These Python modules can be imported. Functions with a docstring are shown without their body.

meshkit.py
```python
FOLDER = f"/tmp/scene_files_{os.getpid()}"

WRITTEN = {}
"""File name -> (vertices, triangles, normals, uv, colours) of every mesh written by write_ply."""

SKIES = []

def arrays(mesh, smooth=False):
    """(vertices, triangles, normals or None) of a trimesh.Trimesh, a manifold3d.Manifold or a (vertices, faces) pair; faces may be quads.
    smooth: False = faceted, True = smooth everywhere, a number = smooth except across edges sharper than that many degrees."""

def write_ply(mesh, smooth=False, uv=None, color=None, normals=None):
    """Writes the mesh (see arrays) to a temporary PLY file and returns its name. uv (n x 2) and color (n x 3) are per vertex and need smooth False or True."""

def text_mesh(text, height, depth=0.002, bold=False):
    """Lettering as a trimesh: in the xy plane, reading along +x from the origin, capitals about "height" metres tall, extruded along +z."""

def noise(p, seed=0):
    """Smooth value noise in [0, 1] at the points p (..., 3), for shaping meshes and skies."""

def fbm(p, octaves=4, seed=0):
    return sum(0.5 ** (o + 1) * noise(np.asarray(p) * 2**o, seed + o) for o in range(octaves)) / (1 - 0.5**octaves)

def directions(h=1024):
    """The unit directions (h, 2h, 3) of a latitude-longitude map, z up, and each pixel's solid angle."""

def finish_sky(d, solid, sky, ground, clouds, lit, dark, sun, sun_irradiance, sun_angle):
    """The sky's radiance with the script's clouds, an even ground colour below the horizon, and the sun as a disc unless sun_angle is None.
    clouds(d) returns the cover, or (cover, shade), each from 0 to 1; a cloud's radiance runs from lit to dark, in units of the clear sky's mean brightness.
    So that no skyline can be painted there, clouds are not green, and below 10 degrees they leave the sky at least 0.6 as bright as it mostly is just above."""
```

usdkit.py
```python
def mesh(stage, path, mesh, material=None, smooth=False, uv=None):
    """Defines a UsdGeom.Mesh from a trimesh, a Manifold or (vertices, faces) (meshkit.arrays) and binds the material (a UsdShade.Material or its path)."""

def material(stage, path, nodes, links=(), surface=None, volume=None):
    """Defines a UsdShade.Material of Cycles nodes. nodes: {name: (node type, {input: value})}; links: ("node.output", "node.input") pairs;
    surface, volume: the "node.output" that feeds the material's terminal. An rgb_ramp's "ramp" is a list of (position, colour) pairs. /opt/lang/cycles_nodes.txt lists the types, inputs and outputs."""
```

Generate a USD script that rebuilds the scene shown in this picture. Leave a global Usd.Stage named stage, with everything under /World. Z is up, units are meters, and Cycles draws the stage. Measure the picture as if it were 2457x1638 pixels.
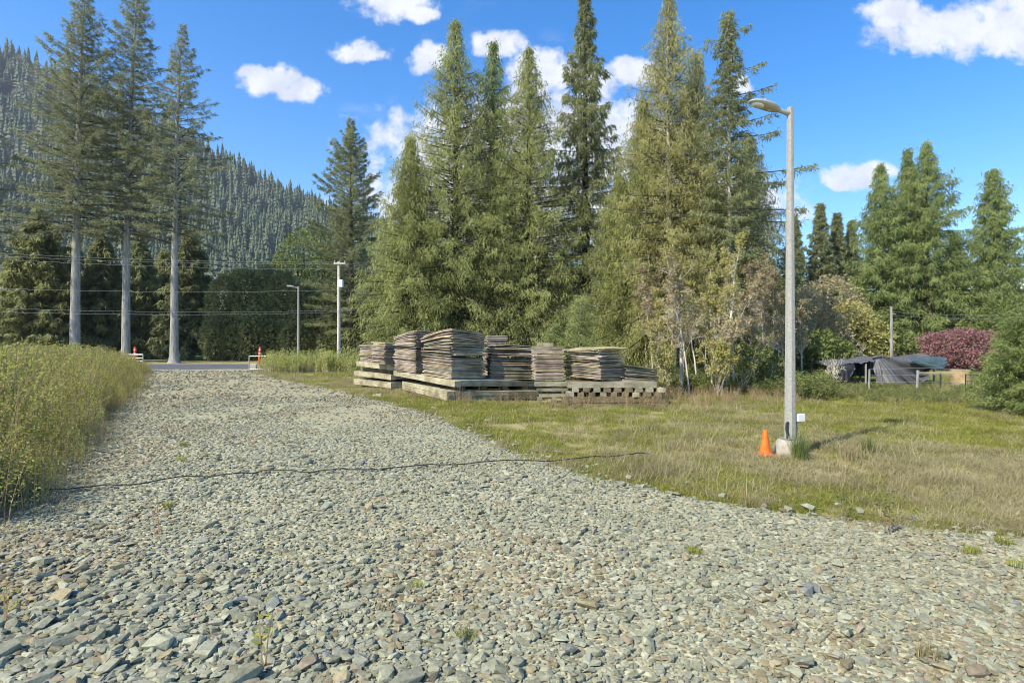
import math
import numpy as np
import trimesh
import meshkit
import usdkit
from pxr import Usd, UsdGeom, UsdLux, UsdShade, Gf, Sdf, Vt

stage = Usd.Stage.CreateInMemory()
UsdGeom.SetStageUpAxis(stage, UsdGeom.Tokens.z)
UsdGeom.SetStageMetersPerUnit(stage, 1.0)
UsdGeom.Xform.Define(stage, '/World')
PI = math.pi

# ------------------------------------------------------------------ camera, sky, sun, exposure
CAM_H = 1.9
cam = UsdGeom.Camera.Define(stage, '/World/camera')
cam.CreateHorizontalApertureAttr(36.0)
cam.CreateFocalLengthAttr(20.0)
cam.CreateFStopAttr(0.0)
cam.CreateExposureAttr(1.15)
cam.CreateClippingRangeAttr((0.05, 20000.0))
cam.AddTranslateOp().Set((0, 0, CAM_H))
cam.AddRotateXOp().Set(90.0)

SUN_DIR = np.array([-0.74, -0.62, 0.0])
SUN_DIR /= np.linalg.norm(SUN_DIR)
SUN_ELEV = math.radians(43)
SUN_DIR = np.array([SUN_DIR[0] * math.cos(SUN_ELEV), SUN_DIR[1] * math.cos(SUN_ELEV), math.sin(SUN_ELEV)])
SUN_ROT = math.atan2(SUN_DIR[0], SUN_DIR[1])
SKY_STRENGTH = 0.125
CLOUD_LIT = (3.6, 3.65, 3.8)
CLOUD_DARK = (2.6, 2.75, 3.2)
sun = UsdLux.DistantLight.Define(stage, '/World/sun')
sun.CreateIntensityAttr(0.95)
sun.CreateAngleAttr(0.53)
sun.CreateColorAttr((1.0, 0.935, 0.80))
sun.CreateNormalizeAttr(True)
zax = Gf.Vec3d(*SUN_DIR)
rot = Gf.Rotation(Gf.Vec3d(0, 0, 1), zax)
sun.AddTransformOp().Set(Gf.Matrix4d().SetRotate(rot))

# photograph coordinates (2457 x 1638) to a tangent pair
FS = 2457 * 20 / 36.0
def tu(u): return (u - 1228.5) / FS
def tv(v): return (819 - v) / FS

def sky_material():
    n, l = {}, []
    n['sky'] = ('sky_texture', dict(sky_type='single_scattering', sun_disc=False, sun_elevation=SUN_ELEV, sun_rotation=SUN_ROT,
                                    altitude=200.0, air_density=1.0, aerosol_density=0.8, ozone_density=1.6))
    n['tone'] = ('hsv', dict(hue=0.506, saturation=1.52, value=0.92, fac=1.0))
    l.append(('sky.color', 'tone.color'))
    n['tc'] = ('texture_coordinate', {})
    n['d'] = ('separate_xyz', {})
    l.append(('tc.generated', 'd.vector'))
    n['yc'] = ('math', dict(math_type='maximum', value2=0.08))
    l.append(('d.y', 'yc.value1'))
    n['u'] = ('math', dict(math_type='divide')); l += [('d.x', 'u.value1'), ('yc.value', 'u.value2')]
    n['w'] = ('math', dict(math_type='divide')); l += [('d.z', 'w.value1'), ('yc.value', 'w.value2')]
    n['uw'] = ('combine_xyz', dict(z=0.0)); l += [('u.value', 'uw.x'), ('w.value', 'uw.y')]
    # warp
    n['wn'] = ('noise_texture', dict(scale=9.0, detail=4.0, roughness=0.6)); l.append(('uw.vector', 'wn.vector'))
    n['wm'] = ('vector_math', dict(math_type='multiply_add', vector2=(0.075, 0.05, 0.0), vector3=(-0.0375, -0.025, 0.0)))
    l.append(('wn.color', 'wm.vector1'))
    n['p'] = ('vector_math', dict(math_type='add')); l += [('uw.vector', 'p.vector1'), ('wm.vector', 'p.vector2')]
    K = 2457 / 2352
    blobs = [  # centre x, centre y, half width, half height (photograph, 2352 wide), weight
        (2180, 70, 190, 62), (2310, 60, 150, 72), (2060, 30, 75, 42), (2400, 30, 170, 95),
        (900, 0, 105, 48), (955, 25, 55, 28), (845, -20, 60, 30),
        (822, 118, 66, 27), (850, 125, 40, 22),
        (620, 180, 75, 34), (690, 205, 62, 33), (580, 165, 42, 22),
        (975, 130, 46, 40), (1145, 105, 72, 36), (1250, 160, 85, 60), (1210, 190, 60, 60), (1455, 162, 62, 36), (1380, 190, 60, 40),
        (1705, 200, 26, 30),
        (1970, 405, 68, 32), (2010, 390, 50, 26), (1940, 420, 44, 18),
        (1240, 330, 420, 120), (1150, 480, 360, 160), (1560, 480, 300, 110),
    ]
    prev = None
    for k, b in enumerate(blobs):
        cu, cw, ru, rw = tu(b[0] * K), tv(b[1] * K), b[2] * K / FS * 1.12, b[3] * K / FS * 1.12
        n[f'b{k}'] = ('vector_math', dict(math_type='multiply_add', vector2=(1 / ru, 1 / rw, 0.0), vector3=(-cu / ru, -cw / rw, 0.0)))
        l.append(('p.vector', f'b{k}.vector1'))
        n[f'q{k}'] = ('vector_math', dict(math_type='dot_product')); l += [(f'b{k}.vector', f'q{k}.vector1'), (f'b{k}.vector', f'q{k}.vector2')]
        last = f'q{k}.value'
        if prev:
            n[f'm{k}'] = ('math', dict(math_type='minimum')); l += [(prev, f'm{k}.value1'), (last, f'm{k}.value2')]
            last = f'm{k}.value'
        prev = last
    n['F'] = ('math', dict(math_type='subtract', value1=1.0)); l.append((prev, 'F.value2'))
    n['fn'] = ('noise_texture', dict(scale=26.0, detail=6.0, roughness=0.62)); l.append(('uw.vector', 'fn.vector'))
    n['G'] = ('math', dict(math_type='multiply_add', value2=2.3, value3=-1.15)); l.append(('fn.fac', 'G.value1'))
    n['S'] = ('math', dict(math_type='add')); l += [('F.value', 'S.value1'), ('G.value', 'S.value2')]
    n['front'] = ('map_range', dict(range_type='smoothstep', from_min=-0.02, from_max=0.80, to_min=0.0, to_max=0.97, clamp=True)); l.append(('S.value', 'front.result' if False else 'front.value'))
    n['fm'] = ('map_range', dict(range_type='smoothstep', from_min=0.3, from_max=0.5, to_min=0.0, to_max=1.0, clamp=True)); l.append(('d.y', 'fm.value'))
    n['fc'] = ('math', dict(math_type='multiply')); l += [('front.result', 'fc.value1'), ('fm.result', 'fc.value2')]
    # wisps: thin haze of cloud low in the sky, and scattered clouds all round outside the picture
    n['ws'] = ('mapping', dict(scale=(3.0, 3.0, 9.0))); l.append(('tc.generated', 'ws.vector'))
    n['wz'] = ('noise_texture', dict(scale=1.4, detail=6.0, roughness=0.6)); l.append(('ws.vector', 'wz.vector'))
    n['wf'] = ('map_range', dict(range_type='smoothstep', from_min=0.57, from_max=0.80, to_min=0.0, to_max=0.8, clamp=True)); l.append(('wz.fac', 'wf.value'))
    n['lowm'] = ('map_range', dict(range_type='smoothstep', from_min=0.42, from_max=0.18, to_min=0.25, to_max=1.0, clamp=True)); l.append(('d.z', 'lowm.value'))
    n['wl'] = ('math', dict(math_type='multiply')); l += [('wf.result', 'wl.value1'), ('lowm.result', 'wl.value2')]
    n['cov'] = ('math', dict(math_type='maximum')); l += [('fc.value', 'cov.value1'), ('wl.value', 'cov.value2')]
    # cloud shade
    n['sn'] = ('noise_texture', dict(scale=14.0, detail=5.0, roughness=0.55)); l.append(('p.vector', 'sn.vector'))
    n['sr'] = ('map_range', dict(range_type='smoothstep', from_min=0.4, from_max=0.68, to_min=0.0, to_max=1.0, clamp=True)); l.append(('sn.fac', 'sr.value'))
    n['cc'] = ('mix', dict(mix_type='mix', color1=CLOUD_LIT, color2=CLOUD_DARK)); l.append(('sr.result', 'cc.fac'))
    n['mx'] = ('mix', dict(mix_type='mix')); l += [('cov.value', 'mx.fac'), ('tone.color', 'mx.color1'), ('cc.color', 'mx.color2')]
    n['bg'] = ('background_shader', dict(strength=SKY_STRENGTH)); l.append(('mx.color', 'bg.color'))
    return usdkit.material(stage, '/World/Looks/sky', n, l, surface='bg.background')

UsdGeom.Scope.Define(stage, '/World/Looks')
dome = UsdLux.DomeLight.Define(stage, '/World/sky')
UsdShade.MaterialBindingAPI.Apply(dome.GetPrim()).Bind(sky_material())
dome.GetPrim().SetCustomDataByKey('kind', 'structure')

# ------------------------------------------------------------------ scene helpers
used = {}
def numbered(path):
    k = used.get(path, 0)
    used[path] = k + 1
    return path if k == 0 else f'{path}_{k:03d}'

def parent_path(parent):
    return '/World' if parent is None else str((parent.GetPrim() if hasattr(parent, 'GetPrim') else parent).GetPath())

def tag(o, label=None, cat=None, group=None, kind=None):
    p = o.GetPrim() if hasattr(o, 'GetPrim') else o
    for k, v in (('label', label), ('category', cat), ('group', group), ('kind', kind)):
        if v:
            p.SetCustomDataByKey(k, v)
    return o

def obj(name, mesh, material, parent=None, smooth=False):
    return usdkit.mesh(stage, numbered(parent_path(parent) + '/' + name), mesh, material, smooth=smooth)

def thing(name, label, cat, loc=(0, 0, 0), rotz=0.0, group=None, kind=None):
    x = UsdGeom.Xform.Define(stage, numbered('/World/' + name))
    x.AddTranslateOp().Set(Gf.Vec3d(*map(float, loc)))
    x.AddRotateZOp().Set(float(math.degrees(rotz)))
    tag(x, label, cat, group, kind)
    return x

def dup(root, loc, rotz, label, group=None):
    was = root.GetPrim().GetCustomData()
    r = thing(root.GetPrim().GetName(), label, was['category'], loc, rotz, group or was.get('group'))
    r.GetPrim().GetReferences().AddInternalReference(root.GetPrim().GetPath())
    r.GetPrim().SetInstanceable(True)
    return r

def scatter(name, protos, pos, quat_yaw, tilt, scale, idx, parent=None):
    """One PointInstancer; protos: list of (name, mesh, material, smooth)."""
    path = numbered(parent_path(parent) + '/' + name)
    pi = UsdGeom.PointInstancer.Define(stage, path)
    targets = []
    for pn, m, mat, sm in protos:
        targets.append(usdkit.mesh(stage, numbered(path + '/' + pn), m, mat, smooth=sm).GetPath())
    pi.CreatePrototypesRel().SetTargets(targets)
    n = len(pos)
    pi.CreateProtoIndicesAttr(Vt.IntArray.FromNumpy(np.asarray(idx, np.int32)))
    pi.CreatePositionsAttr(Vt.Vec3fArray.FromNumpy(np.asarray(pos, np.float32)))
    if np.ndim(scale) == 1:
        scale = np.repeat(np.asarray(scale)[:, None], 3, 1)
    pi.CreateScalesAttr(Vt.Vec3fArray.FromNumpy(np.asarray(scale, np.float32)))
    # yaw about z then a tilt about a horizontal axis (axis angle ta, amount tilt)
    yaw = np.asarray(quat_yaw)
    ta = np.random.default_rng(n + 5).uniform(0, 2 * PI, n)
    qy = np.stack([np.cos(yaw / 2), np.zeros(n), np.zeros(n), np.sin(yaw / 2)], 1)
    qt = np.stack([np.cos(tilt / 2), np.sin(tilt / 2) * np.cos(ta), np.sin(tilt / 2) * np.sin(ta), np.zeros(n)], 1)
    a, b = qt, qy
    q = np.stack([a[:, 0] * b[:, 0] - a[:, 1] * b[:, 1] - a[:, 2] * b[:, 2] - a[:, 3] * b[:, 3],
                  a[:, 0] * b[:, 1] + a[:, 1] * b[:, 0] + a[:, 2] * b[:, 3] - a[:, 3] * b[:, 2],
                  a[:, 0] * b[:, 2] - a[:, 1] * b[:, 3] + a[:, 2] * b[:, 0] + a[:, 3] * b[:, 1],
                  a[:, 0] * b[:, 3] + a[:, 1] * b[:, 2] - a[:, 2] * b[:, 1] + a[:, 3] * b[:, 0]], 1)
    pi.CreateOrientationsAttr(Vt.QuathArray([Gf.Quath(float(w), float(x), float(y), float(z)) for w, x, y, z in q]))
    return pi

# ------------------------------------------------------------------ mesh helpers
def P(u, v, Y):
    return np.array([tu(u) * Y, Y, CAM_H + tv(v) * Y])

def G(u, v, z=0.0):
    Y = (CAM_H - z) / ((v - 819) / FS)
    return np.array([tu(u) * Y, Y, z])

class MB:
    """collects pieces and returns one (vertices, faces)"""
    def __init__(s): s.v, s.f, s.n = [], [], 0
    def add(s, v, f):
        v = np.asarray(v, float); f = np.asarray(f, int)
        if f.shape[1] == 4:
            f = np.vstack([f[:, [0, 1, 2]], f[:, [0, 2, 3]]])
        s.v.append(v); s.f.append(f + s.n); s.n += len(v)
        return s
    def tm(s, m): return s.add(m.vertices, m.faces)
    def box(s, c, size, rz=0.0, bevel=0.0):
        x, y, z = np.asarray(size, float) / 2
        if bevel > 0:
            b = min(bevel, x * .8, y * .8, z * .8)
            pts = [(sx * (x - (b if k != 0 else 0)), sy * (y - (b if k != 1 else 0)), sz * (z - (b if k != 2 else 0))) for sx in (-1, 1) for sy in (-1, 1) for sz in (-1, 1) for k in range(3)]
            m = trimesh.convex.convex_hull(np.array(pts))
            v, f = np.array(m.vertices), np.array(m.faces)
        else:
            m = trimesh.creation.box((2 * x, 2 * y, 2 * z)); v, f = np.array(m.vertices), np.array(m.faces)
        ca, sa = math.cos(rz), math.sin(rz)
        v = v @ np.array([[ca, sa, 0], [-sa, ca, 0], [0, 0, 1]]) + np.asarray(c, float)
        return s.add(v, f)
    def tube(s, pts, r, sides=6, cap=True):
        v, f = tubes(np.asarray(pts, float)[None], np.broadcast_to(r, (1, len(pts))), sides)
        if cap:
            k = len(pts)
            v = np.vstack([v, [pts[0]], [pts[-1]]])
            i = np.arange(sides); j = (i + 1) % sides
            f = np.vstack([f, np.stack([j, i, np.full(sides, k * sides)], 1), np.stack([(k - 1) * sides + i, (k - 1) * sides + j, np.full(sides, k * sides + 1)], 1)])
        return s.add(v, f)
    def get(s): return np.vstack(s.v), np.vstack(s.f)

def tubes(Pt, R, sides=3):
    """N polylines of K points each (N,K,3), radii (N,K): one mesh."""
    Pt = np.asarray(Pt, float); R = np.asarray(R, float)
    N, K = Pt.shape[:2]
    t = np.gradient(Pt, axis=1)
    t /= np.linalg.norm(t, axis=2, keepdims=True) + 1e-12
    m = t.mean(1, keepdims=True)
    ref = np.where(np.abs(m[..., 2:]) < 0.8, [0, 0, 1.0], [1.0, 0, 0])
    a = np.cross(t, ref); a /= np.linalg.norm(a, axis=2, keepdims=True) + 1e-12
    b = np.cross(t, a)
    ang = np.arange(sides) * 2 * PI / sides
    v = Pt[:, :, None] + R[:, :, None, None] * (np.cos(ang)[:, None] * a[:, :, None] + np.sin(ang)[:, None] * b[:, :, None])
    n, i, j = np.meshgrid(np.arange(N), np.arange(K - 1), np.arange(sides), indexing='ij')
    o = n * K * sides
    j2 = (j + 1) % sides
    q = np.stack([o + i * sides + j, o + (i + 1) * sides + j, o + (i + 1) * sides + j2, o + i * sides + j2], -1).reshape(-1, 4)
    return v.reshape(-1, 3), np.vstack([q[:, [0, 1, 2]], q[:, [0, 2, 3]]])

def unit(v): return v / (np.linalg.norm(v, axis=-1, keepdims=True) + 1e-12)

def leaves(Pb, D, L, W, rng, diamond=False):
    N = len(Pb)
    s = unit(np.cross(D, rng.normal(size=(N, 3))))
    L = np.broadcast_to(L, (N,))[:, None]; W = np.broadcast_to(W, (N,))[:, None]
    if diamond:
        mid = Pb + D * L * 0.45
        v = np.stack([Pb, mid + s * W / 2, Pb + D * L, mid - s * W / 2], 1).reshape(-1, 3)
        f = np.arange(N)[:, None] * 4 + np.array([[0, 1, 2, 0, 2, 3]])
        return v, f.reshape(-1, 3)
    v = np.stack([Pb - s * W / 2, Pb + s * W / 2, Pb + D * L], 1).reshape(-1, 3)
    return v, np.arange(3 * N).reshape(-1, 3)

# ------------------------------------------------------------------ materials
def M(name, nodes, links, surface):
    return usdkit.material(stage, '/World/Looks/' + name, nodes, links, surface=surface)

def foliage(name, dark, mid, light, scale=0.35, trans=0.28, rough=0.7):
    n = {
        'g': ('geometry', {}),
        'nz': ('noise_texture', dict(scale=scale, detail=3.0, roughness=0.6)),
        'am': ('math', dict(math_type='multiply_add', value2=0.65, value3=0.0)),
        'ad': ('math', dict(math_type='multiply_add', value2=0.8)),
        'rp': ('rgb_ramp', dict(ramp=[(0.15, dark), (0.5, mid), (0.95, light)])),
        'd': ('principled_bsdf', dict(roughness=rough, specular_ior_level=0.25)),
        't': ('translucent_bsdf', {}),
        'm': ('mix_closure', dict(fac=trans)),
    }
    l = [('g.position', 'nz.vector'), ('g.random_per_island', 'am.value1'), ('nz.fac', 'ad.value1'), ('am.value', 'ad.value3'),
         ('ad.value', 'rp.fac'), ('rp.color', 'd.base_color'), ('rp.color', 't.color'), ('d.BSDF', 'm.closure1'), ('t.BSDF', 'm.closure2')]
    n['ad'][1]['value3'] = 0.0
    return M(name, n, l, 'm.closure')

def bark(name, a, b, scale=7.0, stretch=0.16, rough=0.9):
    n = {'tc': ('texture_coordinate', {}), 'mp': ('mapping', dict(scale=(1.0, 1.0, stretch))),
         'nz': ('noise_texture', dict(scale=scale, detail=6.0, roughness=0.65)),
         'rp': ('rgb_ramp', dict(ramp=[(0.3, a), (0.7, b)])),
         'bp': ('bump', dict(strength=0.9, distance=0.06)),
         'd': ('principled_bsdf', dict(roughness=rough, specular_ior_level=0.2))}
    l = [('tc.object', 'mp.vector'), ('mp.vector', 'nz.vector'), ('nz.fac', 'rp.fac'), ('rp.color', 'd.base_color'), ('nz.fac', 'bp.height'), ('bp.normal', 'd.normal')]
    return M(name, n, l, 'd.BSDF')

def plain(name, col, rough=0.6, metallic=0.0, var=0.15, scale=6.0, spec=0.4, bump=0.0):
    lo = tuple(c * (1 - var) for c in col); hi = tuple(min(1, c * (1 + var)) for c in col)
    n = {'tc': ('texture_coordinate', {}), 'nz': ('noise_texture', dict(scale=scale, detail=5.0, roughness=0.6)),
         'rp': ('rgb_ramp', dict(ramp=[(0.3, lo), (0.7, hi)])),
         'd': ('principled_bsdf', dict(roughness=rough, metallic=metallic, specular_ior_level=spec))}
    l = [('tc.object', 'nz.vector'), ('nz.fac', 'rp.fac'), ('rp.color', 'd.base_color')]
    if bump:
        n['bp'] = ('bump', dict(strength=bump, distance=0.02)); l += [('nz.fac', 'bp.height'), ('bp.normal', 'd.normal')]
    return M(name, n, l, 'd.BSDF')

def wood(name, a, b, c, gscale=14.0):
    """weathered timber; grain runs along x and y alike in thin streaks, blotched"""
    n = {'tc': ('texture_coordinate', {}), 'mp': ('mapping', dict(scale=(1.2, 1.2, 22.0))),
         'nz': ('noise_texture', dict(scale=2.2, detail=7.0, roughness=0.7)),
         'n2': ('noise_texture', dict(scale=1.7, detail=3.0, roughness=0.6)),
         'r1': ('rgb_ramp', dict(ramp=[(0.3, a), (0.55, b), (0.8, c)])),
         'r2': ('rgb_ramp', dict(ramp=[(0.33, (0.42, 0.42, 0.36)), (0.6, (1, 1, 1))])),
         'mx': ('mix', dict(mix_type='multiply', fac=0.9)),
         'bp': ('bump', dict(strength=0.5, distance=0.01)),
         'd': ('principled_bsdf', dict(roughness=0.85, specular_ior_level=0.2))}
    l = [('tc.object', 'mp.vector'), ('mp.vector', 'nz.vector'), ('tc.object', 'n2.vector'), ('nz.fac', 'r1.fac'), ('n2.fac', 'r2.fac'),
         ('r1.color', 'mx.color1'), ('r2.color', 'mx.color2'), ('mx.color', 'd.base_color'), ('nz.fac', 'bp.height'), ('bp.normal', 'd.normal')]
    return M(name, n, l, 'd.BSDF')

def stone_mat(name, a, b):
    n = {'tc': ('texture_coordinate', {}), 'oi': ('object_info', {}),
         'g': ('geometry', {}),
         'nz': ('noise_texture', dict(scale=34.0, detail=5.0, roughness=0.75)),
         'rp': ('rgb_ramp', dict(ramp=[(0.28, a), (0.72, b)])),
         'hv': ('hsv', dict(hue=0.5, saturation=1.0, fac=1.0)),
         'vr': ('math', dict(math_type='multiply_add', value2=0.5, value3=0.75)),
         'bp': ('bump', dict(strength=0.5, distance=0.012)),
         'd': ('principled_bsdf', dict(roughness=0.9, specular_ior_level=0.2))}
    l = [('g.position', 'nz.vector'), ('nz.fac', 'rp.fac'), ('rp.color', 'hv.color'), ('oi.random', 'vr.value1'), ('vr.value', 'hv.value'), ('hv.color', 'd.base_color'),
         ('nz.fac', 'bp.height'), ('bp.normal', 'd.normal')]
    return M(name, n, l, 'd.BSDF')

MAT = {}
MAT['fir'] = foliage('fir_needles', (0.115, 0.13, 0.058), (0.285, 0.305, 0.14), (0.48, 0.50, 0.25), trans=0.48)
MAT['fir_grey'] = foliage('fir_needles_grey', (0.12, 0.135, 0.07), (0.29, 0.31, 0.165), (0.48, 0.50, 0.29), trans=0.48)
MAT['cedar'] = foliage('cedar_sprays', (0.15, 0.165, 0.055), (0.36, 0.385, 0.135), (0.58, 0.60, 0.26), scale=0.5, trans=0.48)
MAT['cedar_gold'] = foliage('cedar_sprays_golden', (0.19, 0.185, 0.062), (0.42, 0.40, 0.155), (0.62, 0.58, 0.29), scale=0.5, trans=0.48)
MAT['cedar_deep'] = foliage('cedar_sprays_deep', (0.115, 0.15, 0.045), (0.28, 0.335, 0.115), (0.48, 0.54, 0.22), scale=0.5, trans=0.46)
MAT['hedge'] = foliage('hedge_leaves', (0.12, 0.132, 0.055), (0.32, 0.33, 0.135), (0.54, 0.53, 0.26), scale=0.4, trans=0.45)
MAT['young'] = foliage('young_conifer_needles', (0.16, 0.19, 0.06), (0.34, 0.38, 0.14), (0.54, 0.57, 0.28), scale=1.0, trans=.45)
MAT['bud'] = foliage('spring_buds', (0.24, 0.215, 0.065), (0.44, 0.41, 0.14), (0.60, 0.56, 0.25), scale=0.8, trans=0.45)
MAT['bud_red'] = foliage('brown_buds', (0.24, 0.19, 0.10), (0.40, 0.335, 0.19), (0.56, 0.49, 0.30), scale=0.8, trans=0.4)
MAT['bramble'] = foliage('bramble_leaves', (0.08, 0.10, 0.025), (0.19, 0.23, 0.065), (0.35, 0.38, 0.14), scale=1.2, trans=0.4)
MAT['weed'] = foliage('weed_leaves', (0.25, 0.27, 0.05), (0.42, 0.44, 0.11), (0.60, 0.59, 0.22), scale=1.2, trans=0.5)
MAT['pink'] = foliage('pink_blossom', (0.14, 0.07, 0.065), (0.33, 0.17, 0.165), (0.52, 0.33, 0.31), scale=1.0, trans=0.3)
MAT['grass_green'] = foliage('green_grass_blades', (0.144, 0.16, 0.024), (0.282, 0.288, 0.055), (0.456, 0.442, 0.121), scale=0.9, trans=0.35)
MAT['grass_dry'] = foliage('dry_grass_blades', (0.24, 0.20, 0.10), (0.42, 0.365, 0.20), (0.60, 0.54, 0.33), scale=0.9, trans=0.35)
MAT['far_conifer'] = foliage('hill_conifers', (0.05, 0.068, 0.035), (0.095, 0.12, 0.062), (0.18, 0.20, 0.105), scale=0.03, trans=.1)
MAT['far_leaf'] = foliage('hill_broadleaf', (0.17, 0.17, 0.095), (0.29, 0.28, 0.18), (0.42, 0.40, 0.28), scale=0.02)
MAT['bark'] = bark('fir_bark', (0.13, 0.125, 0.112), (0.37, 0.36, 0.33))
MAT['bark_dark'] = bark('dark_bark', (0.035, 0.028, 0.022), (0.09, 0.075, 0.06))
MAT['bark_pale'] = bark('pale_bark', (0.34, 0.31, 0.25), (0.64, 0.59, 0.50), scale=5)
MAT['twig'] = bark('grey_twigs', (0.30, 0.255, 0.21), (0.50, 0.44, 0.37), scale=5)
MAT['twig_red'] = bark('red_brown_stems', (0.16, 0.10, 0.06), (0.33, 0.23, 0.14), scale=5)
MAT['concrete'] = plain('pole_concrete', (0.27, 0.265, 0.24), rough=0.85, var=0.22, scale=30, bump=0.3)
MAT['footing'] = plain('footing_concrete', (0.34, 0.315, 0.26), rough=0.92, var=0.25, scale=12, bump=0.4)
MAT['galv'] = plain('galvanised_steel', (0.42, 0.43, 0.43), rough=0.45, metallic=0.7, var=0.12, scale=18)
MAT['lamp_grey'] = plain('lamp_housing', (0.30, 0.29, 0.24), rough=0.5, var=0.1, spec=0.5)
MAT['lens'] = plain('lamp_lens', (0.62, 0.60, 0.52), rough=0.2, var=0.06, spec=0.6)
MAT['orange'] = plain('cone_orange', (0.74, 0.135, 0.012), rough=0.55, var=0.3, scale=9)
MAT['delineator'] = plain('delineator_orange', (0.72, 0.085, 0.03), rough=0.5, var=0.1)
MAT['white_band'] = plain('reflective_band', (0.75, 0.75, 0.75), rough=0.35, var=0.05)
MAT['black'] = plain('black_rubber', (0.022, 0.022, 0.022), rough=0.6, var=0.2)
MAT['white_box'] = plain('white_plastic', (0.70, 0.69, 0.67), rough=0.5, var=0.06)
MAT['wire'] = plain('overhead_wire', (0.30, 0.30, 0.30), rough=0.5, var=0.1)
MAT['asphalt'] = plain('asphalt', (0.085, 0.088, 0.095), rough=0.85, var=0.25, scale=2.5, bump=0.2)
MAT['wood_pink'] = wood('weathered_panel_pinkish', (0.189, 0.139, 0.12), (0.451, 0.362, 0.306), (0.698, 0.599, 0.505))
MAT['wood_tan'] = wood('weathered_panel_tan', (0.204, 0.16, 0.1), (0.509, 0.417, 0.28), (0.728, 0.668, 0.479))
MAT['wood_green'] = wood('weathered_panel_greenish', (0.145, 0.146, 0.106), (0.32, 0.327, 0.253), (0.524, 0.514, 0.399))
MAT['wood_grey'] = wood('weathered_panel_grey', (0.175, 0.153, 0.127), (0.393, 0.348, 0.293), (0.611, 0.55, 0.466))
MAT['timber_grey'] = wood('old_timber_grey', (0.13, 0.118, 0.08), (0.32, 0.295, 0.21), (0.50, 0.465, 0.34))
MAT['timber_pale'] = wood('old_timber_pale', (0.19, 0.165, 0.105), (0.44, 0.395, 0.265), (0.66, 0.60, 0.43))
MAT['timber_brown'] = wood('old_timber_brown', (0.08, 0.062, 0.036), (0.20, 0.158, 0.092), (0.36, 0.295, 0.18))
MAT['ply_yellow'] = wood('yellowed_plywood', (0.26, 0.21, 0.11), (0.43, 0.36, 0.20), (0.58, 0.49, 0.29))
MAT['fresh_wood'] = wood('sawn_log_wood', (0.30, 0.20, 0.10), (0.52, 0.39, 0.22), (0.66, 0.53, 0.34))
MAT['tarp'] = plain('grey_tarpaulin', (0.085, 0.085, 0.088), rough=0.5, var=0.35, scale=2.5, spec=0.3)
MAT['tarp_teal'] = plain('teal_tarpaulin', (0.055, 0.085, 0.09), rough=0.38, var=0.3, scale=2.5, spec=0.6)
MAT['tarp_dark'] = plain('black_tarpaulin', (0.018, 0.018, 0.020), rough=0.45, var=0.3, scale=2.5, spec=0.5)
STONES = [
    ('stone_grey_green', (0.124, 0.127, 0.083), (0.286, 0.286, 0.196)),
    ('stone_grey', (0.143, 0.144, 0.101), (0.31, 0.312, 0.227)),
    ('stone_pale', (0.167, 0.169, 0.114), (0.347, 0.345, 0.242)),
    ('stone_tan', (0.167, 0.14, 0.079), (0.31, 0.268, 0.157)),
    ('stone_pink', (0.156, 0.124, 0.083), (0.298, 0.249, 0.173)),
    ('stone_blue', (0.096, 0.103, 0.091), (0.224, 0.23, 0.204)),
    ('stone_dirt', (0.124, 0.103, 0.058), (0.248, 0.211, 0.128)),
]
STONE_MATS = [stone_mat(*s) for s in STONES]

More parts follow.
